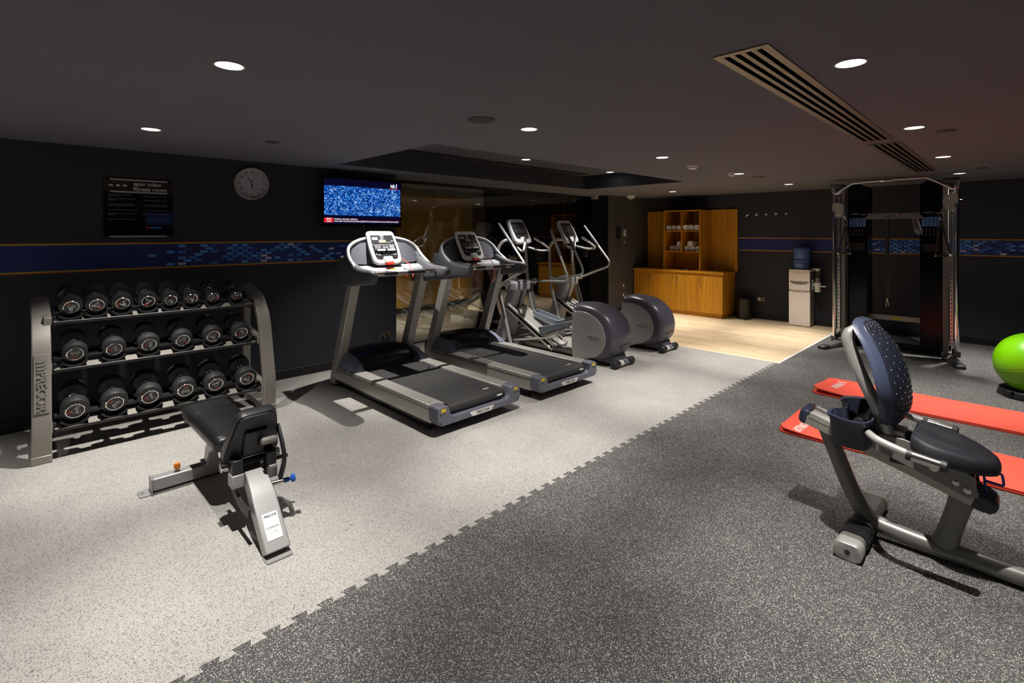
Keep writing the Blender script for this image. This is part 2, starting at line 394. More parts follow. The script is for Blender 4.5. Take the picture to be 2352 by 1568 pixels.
# wooden floor planks (run along y)
g = G(); g.bb(0, 0.158, 0, 1.216, 0, 0.004); pl = g.done('plank', 'floor_wood', floor, smooth=0, bev=0.0008, seg=1)
random.seed(4); first = True; ix = 0; px = WX0 + 0.035
while px < BW - 0.03:
    py = WY0 + 0.035 - [0, 0.4, 0.8, 0.2, 0.6][ix % 5]
    while py < LW + 0.05:
        y0 = max(py, WY0 + 0.035); y1 = min(py + 1.216, LW + 0.07); w = min(0.158, BW - px)
        if y1 - y0 > 0.02:
            c = pl if first else pl.copy()
            if not first: COL.objects.link(c)
            first = False
            c.parent = floor; c.location = (px, y0, -0.0005); c.scale = (w / 0.158, (y1 - y0) / 1.216, 1)
        py += 1.22
    px += 0.16; ix += 1
g = G(); g.bb(WX0, WX0 + 0.034, WY0, LW + 0.06, 0, 0.005); struct(g.done('trim_1', 'white_trim', smooth=0))
g = G(); g.bb(WX0 + 0.034, BW, WY0, WY0 + 0.034, 0, 0.005); struct(g.done('trim_2', 'white_trim', smooth=0))
# walls
def wall(name, x0, x1, y0, y1, z0=0, z1=2.9, m='wall'):
    g = G(); g.bb(x0, x1, y0, y1, z0, z1); return struct(g.done(name, m, smooth=0))
wl = wall('wall_left', XL, 3.45, LW, LW + 0.2)
wall('wall_left_return', 3.25, 3.45, LW + 0.2, GY + 0.1)
wall('wall_far', BW, BW + 0.2, YB, LW + 0.6)
wall('wall_rear', XL, BW, YB - 0.2, YB)
wall('wall_side', XL - 0.2, XL, YB - 0.2, LW + 0.2)
wp = wall('wall_phone', 8.32, BW, 5.72, 5.95, m='wall_grey')
wall('wall_column', 8.31, 8.50, 5.74, GY + 0.05, m='wall_dark')
# baseboards
for n, a in (('baseboard_left', (XL, 3.45, LW - 0.014, LW, 0, 0.10)), ('baseboard_far', (BW - 0.014, BW, YB, 3.83, 0, 0.10)),
             ('baseboard_phone', (8.33, 9.2, 5.706, 5.72, 0, 0.08))):
    g = G(); g.bb(*a); struct(g.done(n, 'baseboard', smooth=0, bev=0.003, seg=1))
# ceiling with a rectangular recessed tray
TX0, TX1, TY0, TY1 = 2.47, 6.92, 3.44, 5.23
CYM = GY + 0.02; Z0 = CEIL
GXs = [-1.30, 0.66, 2.61, 4.53, 6.47, 8.41]
LAMPS = [(x, y) for y in (2.48, 0.52, -1.42) for x in GXs] + [(-1.30, 4.40), (0.66, 4.40), (8.41, 4.40)]
TRAY_LAMPS = [(2.73, 4.58), (4.76, 4.58), (6.70, 4.58)]
CORR_LAMPS = [(5.0, 7.5), (7.2, 7.6), (9.2, 8.6), (10.4, 10.2)]
def holed(g, x0, x1, y0, y1, z, lamps, skip=None, h=0.075, r=0.058):
    """ceiling plane with round holes for the downlights"""
    xb = {x0, x1}; yb = {y0, y1}
    for x, y in lamps: xb |= {x - h, x + h}; yb |= {y - h, y + h}
    if skip: xb |= {skip[0], skip[1]}; yb |= {skip[2], skip[3]}
    xb = sorted(v for v in xb if x0 <= v <= x1); yb = sorted(v for v in yb if y0 <= v <= y1)
    for i in range(len(xb) - 1):
        for j in range(len(yb) - 1):
            cx, cy = (xb[i] + xb[i + 1]) / 2, (yb[j] + yb[j + 1]) / 2
            if skip and skip[0] < cx < skip[1] and skip[2] < cy < skip[3]: continue
            L = [l for l in lamps if abs(l[0] - cx) < 1e-3 and abs(l[1] - cy) < 1e-3]
            if L:
                n = 32; a = []; b = []
                for k in range(n):
                    t = 2 * PI * k / n; c_, s_ = math.cos(t), math.sin(t); m_ = max(abs(c_), abs(s_))
                    a.append(g.bm.verts.new((cx + c_ / m_ * h, cy + s_ / m_ * h, z))); b.append(g.bm.verts.new((cx + c_ * r, cy + s_ * r, z)))
                for k in range(n): g._f([a[k], b[k], b[(k + 1) % n], a[(k + 1) % n]])
            else:
                g._f([g.bm.verts.new(v) for v in ((xb[i], yb[j], z), (xb[i], yb[j + 1], z), (xb[i + 1], yb[j + 1], z), (xb[i + 1], yb[j], z))])
g = G(); holed(g, XL, BW, YB, CYM, CEIL, LAMPS, (TX0, TX1, TY0, TY1)); g.bb(XL - 0.2, BW + 0.2, YB - 0.2, CYM, CEIL + 0.42, CEIL + 0.5)
ceil_o = struct(g.done('ceiling', 'ceiling', smooth=0, recalc=False))
g = G(); holed(g, TX0, TX1, TY0, TY1, TRAY, TRAY_LAMPS); struct(g.done('ceiling_tray', 'tray', smooth=0, recalc=False))
# faces of the tray painted dark
g = G(); g.bb(TX0, TX1, TY1 - 0.004, TY1, Z0, TRAY); g.bb(TX1 - 0.004, TX1, TY0, TY1, Z0, TRAY); g.bb(TX0, TX0 + 0.004, TY0, TY1, Z0, TRAY); g.bb(TX0, TX1, TY0, TY0 + 0.004, Z0, TRAY)
struct(g.done('trim_3', 'wall', smooth=0))
g = G(); g.bb(2.62, 6.62, 4.98, 5.14, TRAY - 0.012, TRAY)
so = struct(g.done('trim_4', 'grille_dark', smooth=0))
# ---------------------------------------------------------------- glass front and the corridor behind it
xs = [3.45, 4.42, 5.42, 6.44, 7.47, 8.31]
gw = G(); gw.bb(3.45, 7.47, GY - 0.03, GY + 0.03, CEIL - 0.045, CEIL - 0.002)
track = struct(gw.done('window_1', 'grille_dark', smooth=0)); track['label'] = 'frameless glass partition with black head track'
for i in range(5):
    g = G(); g.bb(xs[i] + 0.003, xs[i + 1] - 0.003, GY - 0.005, GY + 0.005, 0.012, CEIL - (0.045 if i < 4 else 0.01))
    p = g.done('glass_pane', 'glass', track, smooth=0)
g = G(); g.bb(3.45, 8.31, GY - 0.02, GY + 0.02, 0, 0.012); g.done('floor_track', 'grille_dark', track, smooth=0)
# pull handle of the glass door
g = G()
for dy in (-0.05, 0.05):
    y = GY + dy; g.tube(fillet([(7.60, GY, 0.90), (7.60, y, 0.90), (7.60, y, 1.30), (7.60, GY, 1.30)], 0.012), 0.010, 8)
g.done('door_handle', 'brass', track)
# corridor
YC = 11.5
g = G(); g.bb(1.5, 14.0, GY, YC, -0.1, -0.006); cf = struct(g.done('floor_corridor', 'grout', smooth=0)); cf['label'] = 'grey stone tiles of the corridor behind the glass'
g = G(); g.bb(0, 0.594, 0, 0.594, 0, 0.005); tl = g.done('tile', 'tile_grey', cf, smooth=0); first = True
for i in range(16):
    for j in range(8):
        X, Y = 2.6 + i * 0.6, GY + 0.05 + j * 0.6
        if X > 11.4 or Y > 10.6: continue
        c = tl if first else tl.copy()
        if not first: COL.objects.link(c)
        first = False; c.parent = cf; c.location = (X, Y, -0.006)
g = G(); holed(g, 1.5, 14.0, CYM, YC, CEIL + 0.05, CORR_LAMPS); g.bb(1.5, 14.0, CYM, YC, CEIL + 0.2, CEIL + 0.3); struct(g.done('ceiling_corridor', 'corridor_ceiling', smooth=0, recalc=False))
path = [(2.0, 8.45), (4.0, 8.55), (5.6, 8.65), (6.8, 8.80), (7.4, 8.98), (7.75, 9.25), (7.9, 9.7), (7.92, 11.4)]
pp = [(p.x, p.y) for p in catmull([(*p, 0) for p in path], 6)]
g = G(); g.prism(strip(pp, 0.12, 0.0), 'z', 0.10, CEIL + 0.05); struct(g.done('wall_corridor', 'gold_wall', smooth=30))
g = G(); g.prism(strip(pp, 0.12, 0.012), 'z', 0, 0.10); struct(g.done('baseboard_corridor', 'baseboard', smooth=30))
wall('wall_corridor_end', 8.0, 14.0, 11.2, 11.4, m='corridor_brown')
wall('wall_corridor_side', 13.0, 13.2, GY, 11.2)
wall('wall_corridor_near', 1.5, 1.7, GY, 11.2)
wall('wall_corridor_back', BW + 0.0, 13.2, GY - 0.2, GY)
def cdoor(n, x0, x1, y):
    g = G(); g.bb(x0, x1, y - 0.05, y, 0.02, 2.05); o = struct(g.done(n, 'door_wood', smooth=0, bev=0.004))
    g = G(); g.bb(x0 - 0.07, x0, y - 0.06, y, 0, 2.12); g.bb(x1, x1 + 0.07, y - 0.06, y, 0, 2.12); g.bb(x0 - 0.07, x1 + 0.07, y - 0.06, y, 2.05, 2.12)
    g.done('door_frame', 'door_wood', o, smooth=0)
    g = G(); g.tube(fillet([(x1 - 0.08, y - 0.05, 1.0), (x1 - 0.08, y - 0.1, 1.0), (x1 - 0.2, y - 0.1, 1.0)], 0.02), 0.01, 8); g.done('door_handle', 'brass', o)
cdoor('door_1', 9.3, 10.2, 11.19); cdoor('door_2', 11.4, 12.3, 11.19)
# ---------------------------------------------------------------- coloured stripe on the walls
def stripe(name, along, lo, hi, plane, dens, seed, z0=1.265, z1=1.515):
    """flat printed band: rainbow edge lines, navy field and hexagons"""
    g = G(); random.seed(seed)
    def q(a0, a1, b0, b1, d, mi):
        g.mi = mi
        if along == 'x': g.bb(a0, a1, plane - d, plane, b0, b1)
        else: g.bb(plane - d, plane, a0, a1, b0, b1)
    q(lo, hi, z0, z1, 0.0015, 0)
    for s, e in ((z0, 1), (z1, -1)):
        q(lo, hi, s, s + e * 0.008, 0.002, 1); q(lo, hi, s + e * 0.008, s + e * 0.018, 0.002, 2)
    nr = 7; dz = (z1 - z0 - 0.05) / nr
    for r_ in range(nr):
        z = z0 + 0.025 + dz * (r_ + 0.5)
        k = 0; a = lo + (0.0465 if r_ % 2 else 0)
        while a < hi - 0.04:
            d = dens(a, (r_ + 0.5) / nr); u = random.random()
            if a > lo + 0.04 and u < d:
                w = random.random(); g.mi = 6 if w > 0.94 else 5 if w > 0.62 else 4 if w > 0.28 else 3
                hw, hh = 0.038, dz * 0.46
                hx = [(a - hw, z), (a - hw * 0.55, z - hh), (a + hw * 0.55, z - hh), (a + hw, z), (a + hw * 0.55, z + hh), (a - hw * 0.55, z + hh)]
                if along == 'x': g.prism(hx, 'y', plane - 0.0026, plane - 0.001)
                else: g.prism(hx, 'x', plane - 0.0026, plane - 0.001)
            a += 0.093
    return struct(g.done(name, ['stripe_navy', 'stripe_red', 'stripe_green', 'hex_dim', 'hex_mid', 'hex_light', 'hex_white'], smooth=0))
def dl(a, v):
    f = max(0, min(1, (a - 0.35 - v * 0.45) / 1.0)); t = max(0, min(1, (2.75 - a) / 0.55)); return 0.95 * min(f, max(t, 0.1 if a < 3.0 else 0))
stripe('trim_5', 'x', XL, 3.45, LW, dl, 11)
def db(a, v):
    f = max(0, min(1, (2.35 - v * 0.35 - a) / 0.6)); t = max(0.0, min(1, (a + 0.5) / 1.1)); return 0.97 * min(f, t)
stripe('trim_6', 'y', YB, 3.765, BW, db, 5)

# ---------------------------------------------------------------- ceiling fittings
def downlight(x, y, z, label, on=True, power=None, colour=None):
    t = thing('ceiling_downlight', label, 'light', (x, y, z), group='recessed ceiling downlights')
    g = G(); g.lathe([(0.066, -0.0005), (0.065, -0.004), (0.058, -0.004), (0.0575, -0.0005)], (0, 0, 0), ring=True); g.done('trim_ring', 'lamp_trim', t)
    g = G(); n = 28
    rr = lambda r, h: [(r * math.cos(2 * PI * i / n), r * math.sin(2 * PI * i / n), h) for i in range(n)]
    g.loft([rr(0.057, -0.0035), rr(0.052, 0.020)], cap=False); g.done('reflector', 'lamp_can', t, recalc=False)
    g = G(); g.lathe([(0.0525, 0.017), (0.0525, 0.022)], (0, 0, 0)); g.done('diffuser', 'lamp_glow', t)
    if on:
        l = bpy.data.lights.new('spot', 'SPOT'); l.energy = power or LAMP_W; l.color = colour or LAMP_COL; l.spot_size = R(LAMP_ANGLE); l.spot_blend = LAMP_BLEND; l.shadow_soft_size = 0.012
        o = bpy.data.objects.new('lamp_beam', l); COL.objects.link(o); o.parent = t; o.location = (0, 0, -0.012)
        h = l.copy(); h.energy = l.energy * LAMP_HOT / LAMP_W; h.spot_size = R(HOT_ANGLE)
        o = bpy.data.objects.new('lamp_core', h); COL.objects.link(o); o.parent = t; o.location = (0, 0, -0.012)
    return t
rowsL = {2.48: ['above the floor left of the camera', 'above the weight bench', 'above the open light floor beside the round speaker grille', 'above the floor behind the rear treadmill', 'beside the flat ceiling sensor over the wooden floor', 'above the water dispenser'],
         4.40: ['in the dark left corner near the side wall', 'above the dumbbell rack', None, None, None, 'above the towel cabinet'],
         0.52: ['behind the camera to the left', 'right above the camera', 'above the recumbent bike beside the long air grille', 'above the red exercise mats', 'between the far air grille and the exercise ball', 'above the cable machine'],
         -1.42: ['in the row behind the camera, first', 'in the row behind the camera, second', 'in the row behind the camera, third', 'in the row behind the camera, fourth', 'in the row behind the camera, fifth', 'in the row behind the camera, sixth']}
for y, ls in rowsL.items():
    for x, s in zip(GXs, ls):
        if s: downlight(x, y, CEIL, 'recessed white ceiling downlight ' + s)
for x, s in ((2.73, 'in the recessed tray above the front treadmill'), (4.76, 'in the recessed tray above the treadmills'), (6.70, 'in the recessed tray above the rear elliptical trainer')):
    downlight(x, 4.58, TRAY, 'recessed white ceiling downlight ' + s)
for x, y, s in ((5.0, 7.5, 'first'), (7.2, 7.6, 'second'), (9.2, 8.6, 'third'), (10.4, 10.2, 'fourth')):  # last corridor lamp is added, unseen, to brighten the end wall
    downlight(x, y, CEIL + 0.05, 'recessed ceiling downlight in the corridor behind the glass, %s from the television' % s, power=420, colour=(1, 0.80, 0.55))
def grille(x0, x1, y0, y1, z, label):
    t = thing('air_grille', label, 'air vent', ((x0 + x1) / 2, (y0 + y1) / 2, z), group='linear ceiling air grilles')
    lx, ly = (x1 - x0) / 2, (y1 - y0) / 2
    g = G(); g.bb(-lx + 0.01, lx - 0.01, -ly + 0.01, ly - 0.01, -0.002, -0.0005); g.done('backing', 'void_black', t, smooth=0)
    g = G(); b = 0.032
    g.bb(-lx, lx, -ly, -ly + b, -0.006, -0.0005); g.bb(-lx, lx, ly - b, ly, -0.006, -0.0005); g.bb(-lx, -lx + b, -ly + b, ly - b, -0.006, -0.0005); g.bb(lx - b, lx, -ly + b, ly - b, -0.006, -0.0005)
    g.done('frame', 'grille_metal', t, smooth=0)
    w = 2 * ly - 2 * b
    for k in range(3):
        sl = (w - 0.06) / 4; y = -ly + b + sl * (k + 1) + 0.02 * k + 0.01
        g = G(); g.bb(-lx + b, lx - b, y - 0.010, y + 0.010, -0.005, -0.001); g.done('slat', 'grille_metal', t, smooth=0)
grille(2.10, 4.94, 0.695, 0.915, CEIL, 'long bronze air grille in the ceiling above the recumbent bike')
grille(5.12, 7.85, 0.680, 0.900, CEIL, 'shorter looking bronze air grille in the ceiling in front of the cable machine')
def disc(name, x, y, r, label, cat, m, h=0.012, z=CEIL):
    t = thing(name, label, cat, (x, y, z))
    g = G(); g.lathe([(r, 0), (r, -h * 0.6), (r * 0.92, -h), (r * 0.2, -h)], (0, 0, -0.0005)); g.done('rim', 'lamp_trim' if m == 'white_plastic' else m, t)
    g = G(); g.lathe([(r * 0.85, -h), (r * 0.84, -h * 1.15)], (0, 0, -0.0005)); g.done('mesh_cover', m, t)
disc('ceiling_speaker', 2.17, 2.50, 0.093, 'round dark speaker grille in the ceiling above the open floor', 'speaker', 'speaker_grille', 0.006)
disc('ceiling_speaker', 1.47, 4.32, 0.055, 'small dark ceiling disc near the wall clock', 'speaker', 'speaker_grille', 0.006)
disc('ceiling_speaker', 7.03, 2.44, 0.093, 'dark round speaker grille in the ceiling over the wooden floor', 'speaker', 'speaker_grille', 0.006)
disc('ceiling_speaker', 4.84, 0.375, 0.062, 'dark ceiling disc beside the downlight over the red mats', 'speaker', 'speaker_grille', 0.006)
disc('ceiling_speaker', 7.9, 0.30, 0.062, 'dark ceiling disc above the right tower of the cable machine', 'speaker', 'speaker_grille', 0.006)
def detector(x, y, label, r=0.06):
    t = thing('smoke_detector', label, 'smoke detector', (x, y, CEIL))
    g = G(); g.lathe([(r, 0), (r, -0.016), (r * 0.8, -0.02), (r * 0.8, -0.024)], (0, 0, -0.0005)); g.done('base', 'white_plastic', t)
    g = G(); g.lathe([(r * 0.72, -0.022), (r * 0.72, -0.03)], (0, 0, 0)); g.done('vent_ring', 'print_dark', t)
    g = G(); g.lathe([(r * 0.82, -0.03), (r * 0.8, -0.038), (r * 0.4, -0.046), (0.004, -0.048)], (0, 0, 0)); g.done('dome', 'white_plastic', t)
detector(5.29, 2.53, 'white domed smoke detector on the ceiling above the open light floor')
detector(6.28, 2.50, 'flat white ceiling sensor beside a downlight over the wooden floor', 0.045)
t = thing('motion_sensor', 'white dome motion sensor under the ceiling beside the phone wall', 'sensor', (8.70, 5.45, CEIL))
g = G(); g.lathe([(0.075, 0), (0.075, -0.05), (0.065, -0.06), (0.03, -0.065)], (0, 0, -0.0005)); g.done('housing', 'white_plastic', t)
g = G(); g.lathe([(0.03, -0.06), (0.026, -0.085), (0.012, -0.1)], (0, 0, 0)); g.done('lens', 'print_grey', t)
t = thing('emergency_light', 'small grey box light under the ceiling by the black column', 'light', (8.13, 5.92, CEIL))
g = G(); g.bb(-0.06, 0.06, -0.05, 0.05, -0.075, -0.0005); g.done('housing', 'lamp_trim', t, bev=0.006)
g = G(); g.bb(-0.05, 0.05, -0.052, -0.05, -0.065, -0.02); g.done('lens', 'print_grey', t, smooth=0)
# ================================================================ dumbbell rack
def rack():
    OX, OY = 0.84, 4.95
    t = thing('dumbbell_rack', 'grey three-tier steel dumbbell rack by the left wall', 'rack', (OX, OY, 0))
    fp = [(4.745, 0.0), (4.735, 0.06), (4.715, 0.25), (4.865, 0.84), (5.05, 1.02), (5.36, 1.10)]
    fp = fillet([(y - OY, z) for y, z in fp], [0, 0.02, 0.10, 0.16, 0.10, 0])
    for sx, side in ((-1, 'left'), (1, 'right')):
        x0 = sx * 0.80; x1 = sx * 0.695
        g = G(); g.prism(strip(fp, 0.0, 0.055), 'x', x0, x1)
        po = g.done('post', 'rack_grey', t, bev=0.008, seg=3)
        g = G(); g.bb(min(x0, x1) - 0.003, max(x0, x1) + 0.003, 4.73 - OY, 4.80 - OY, 0, 0.055); g.done('foot_cap', 'rack_grey', po, bev=0.006)
        g = G(); g.bb(x0, x1, 4.78 - OY, 5.46 - OY, 0.0, 0.06); g.done('base_bar', 'rack_grey', t, bev=0.006)
        g = G(); g.bb(x0 - sx * 0.02, x1 + sx * 0.02, 5.36 - OY, 5.41 - OY, 0.05, 1.10); g.done('back_post', 'rack_grey', t, bev=0.006)
        for (y, z) in ((5.0, 0.955), (4.91, 0.62), (4.80, 0.222)):
            g = G(); g.prism([(y - OY - 0.045, z - 0.035), (5.38 - OY, z + 0.05), (5.38 - OY, z + 0.12), (y - OY - 0.045, z + 0.025)], 'x', sx * 0.735, sx * 0.69)
            g.done('tier_bracket', 'rack_grey', t, bev=0.004)
            g = G(); g.bb(sx * 0.69, sx * 0.665, y - OY - 0.02, y - OY + 0.05, z - 0.05, z + 0.03); g.done('end_clip', 'black_plastic', t, bev=0.004)
    # name plate on the left post
    d = Vector((0, 0.15, 0.59)).normalized(); nrm = Vector((0, -0.59, 0.15)).normalized()
    c = Vector((-0.7475, 4.790 - OY, 0.545)) + nrm * 0.0
    M = Matrix((Vector((1, 0, 0)), d, nrm)).transposed().to_4x4(); M.translation = c
    out = rrect(0.082, 0.405, 0.008)
    g = G(); g.prism(out, 'z', -0.004, 0.008); g.xf(M); pq = g.done('name_plate', 'rack_grey', t, bev=0.002)
    g = G(); g.text('PRECOR', 0.072, (0.0, -0.050, 0.010), (0, -1, 0), (1, 0, 0), 0.005, fit=0.275, bold=0.0018)
    for k in range(3):
        yy = 0.176 - k * 0.026
        g.prism([(p.x, p.y) for p in [Vector(q) for q in [(-0.026, yy - 0.030), (0.012, yy - 0.030), (0.026, yy - 0.014), (0.026, yy + 0.0), (0.016, yy - 0.014), (-0.026, yy - 0.014)]]], 'z', 0.006, 0.014)
    g.xf(M); g.done('lettering', 'silver', pq)
    # tiers: front angle, rear angle and rubber saddles
    tiers = [(5.0, 0.955, list(zip([.257, .405, .562, .728, .883, 1.033, 1.195, 1.383], [.144, .143, .140, .138, .128, .126, .118, .110]))), (4.91, 0.62, [(q, .150) for q in (.274, .501, .721, .949, 1.173, 1.394)]), (4.80, 0.222, [(q, .168) for q in (.268, .493, .71, .946, 1.166, 1.408)])]
    ca, sa = math.cos(R(18)), math.sin(R(18))
    for (y, z, xs_) in tiers:
        for k, dist in ((0, 0.0), (1, 0.17)):
            yy = y - OY + dist * ca; zz = z + dist * sa
            A = Matrix.Rotation(R(18), 3, 'X')
            g = G(); g.box((0, yy, zz), (1.36, 0.075, 0.006), A); g.mi = 1; g.box((0, yy - 0.038 * ca, zz - 0.038 * sa - 0.009), (1.36, 0.005, 0.022), A)
            if k: g.box((0, yy + 0.036, zz + 0.024), (1.36, 0.006, 0.030), A)
            ro = g.done('tier_rail', ['rack_grey' if not k else 'black_plastic', 'black_plastic'], t, smooth=0, bev=0.001, seg=1)
            ro['label'] = 'front tier rail' if not k else 'black rear tier rail'
        for X, dd in xs_:
            r0 = dd / 2 + 0.0015
            for k, dist in ((0, 0.0), (1, 0.17)):
                yy = y - OY + dist * ca; zz = z + dist * sa
                g = G(); a = [(r0 * math.sin(R(q)), r0 * (1 - math.cos(R(q))) + 0.004) for q in range(-55, 56, 11)]
                b = [((r0 + 0.012) * math.sin(R(q)), r0 - (r0 + 0.012) * math.cos(R(q)) + 0.004) for q in range(55, -56, -11)]
                g.prism(a + b, 'y', -0.035, 0.035); g.bb(-dd * 0.44, dd * 0.44, -0.036, 0.036, -0.010, -0.004); g.xf(Matrix.Translation((X - OX, yy, zz + 0.010)) @ Matrix.Rotation(R(18), 4, 'X'))
                g.done('saddle', 'black_plastic', t)
    return t
rack()
# ---------------------------------------------------------------- dumbbells
ORD = ['first', 'second', 'third', 'fourth', 'fifth', 'sixth', 'seventh', 'eighth']
def dumbbell(X, Y, Z, dia, ang, label, gloss):
    """axis along local y; front face at local y = 0"""
    t = thing('dumbbell', label, 'dumbbell', (X, Y, Z), group='dumbbells on the rack')
    t.rotation_euler = (R(18), 0, 0)
    r = dia / 2; w = 0.030 + dia * 0.33; hl = 0.130; m = 'black_gloss_rubber' if gloss else 'black_rubber'
    def head(y0, s, n):
        g = G(); e = 0.010
        g.lathe([(0.02, 0.0), (r * 0.66, 0.0), (r * 0.68, -0.003), (r - e * 1.2, 0.0), (r - e * 0.3, e * 0.5), (r, e * 1.6), (r, w - e * 1.6), (r - e * 0.3, w - e * 0.5), (r - e * 1.2, w), (0.03, w)], (0, y0, 0), (0, s, 0), 36)
        return g.done('head', m, t)
    head(0, 1, 0); head(2 * w + hl, -1, 1)
    for y0, s in ((0.0, -1), (2 * w + hl, 1)):
        g = G(); g.lathe([(r * 0.575, 0.001), (r * 0.590, 0.007), (r * 0.640, 0.008), (r * 0.73, 0.000)], (0, y0, 0), (0, s, 0), 40, ring=True); g.done('chrome_ring', 'chrome', t)
        g = G(); g.lathe([(r * 0.58, -0.001), (r * 0.58, 0.0025)], (0, y0, 0), (0, s, 0), 36); f = g.done('end_disc', 'black_gloss', t)
    g = G(); hr = 0.0155
    g.lathe([(hr * 1.5, w - 0.002), (hr * 1.5, w + 0.012), (hr, w + 0.018), (hr * 1.12, w + hl / 2), (hr, w + hl - 0.018), (hr * 1.5, w + hl - 0.012), (hr * 1.5, w + hl + 0.002)], (0, 0, 0), (0, 1, 0), 20); g.done('handle', 'chrome', t)
    # printed emblem on the front disc: outlined V, name and red weight tag
    q = r * 0.46; A = R(-ang); ca, sa = math.cos(A), math.sin(A)
    def P(x, z): return (x * ca - z * sa, -0.003, x * sa + z * ca)
    g = G()
    V = [(-0.80, 0.75), (-0.35, 0.75), (0, 0.05), (0.35, 0.75), (0.80, 0.75), (0.12, -0.62), (-0.12, -0.62)]
    g.tube([P(x * q, z * q) for x, z in V], q * 0.045, 4, closed=True)
    g.text('VALEO', q * 0.52, P(0, q * 0.22), (ca, 0, sa), (-sa, 0, ca), 0.0006, bold=0.0003, fit=q * 1.5)
    g.done('emblem', 'print_white', t, smooth=0)
    g = G(); g.tube([P(x * q, z * q) for x, z in ((-0.34, -0.72), (0.34, -0.72), (0.30, -1.06), (-0.30, -1.06))], q * 0.07, 4, closed=True); g.done('weight_tag', 'vivid_red', t, smooth=0)
rows = [('top', 4.965, 1.068, [.257, .405, .562, .728, .883, 1.033, 1.195, 1.383], [.144, .143, .140, .138, .128, .126, .118, .110], [135, -45, 90, 20, -150, -140, -90, 0]),
        ('middle', 4.875, 0.710, [.274, .501, .721, .949, 1.173, 1.394], [.150, .150, .149, .150, .150, .150], [0, 75, 85, -30, -140, 50]),
        ('bottom', 4.765, 0.316, [.268, .493, .71, .946, 1.166, 1.408], [.168, .168, .168, .168, .166, .166], [80, 130, 65, 180, -15, -155])]
for nm, y, z, xs_, ds, an in rows:
    base_z = z
    for i, (x, d, a) in enumerate(zip(xs_, ds, an)):
        rest = {'top': 0.962, 'middle': 0.62, 'bottom': 0.222}[nm]
        zc = rest + 0.015 + d / 2
        dumbbell(x, y, zc, d, a, 'black dumbbell with chrome ring, %s from the left on the %s tier of the rack' % (ORD[i], nm), nm == 'top')

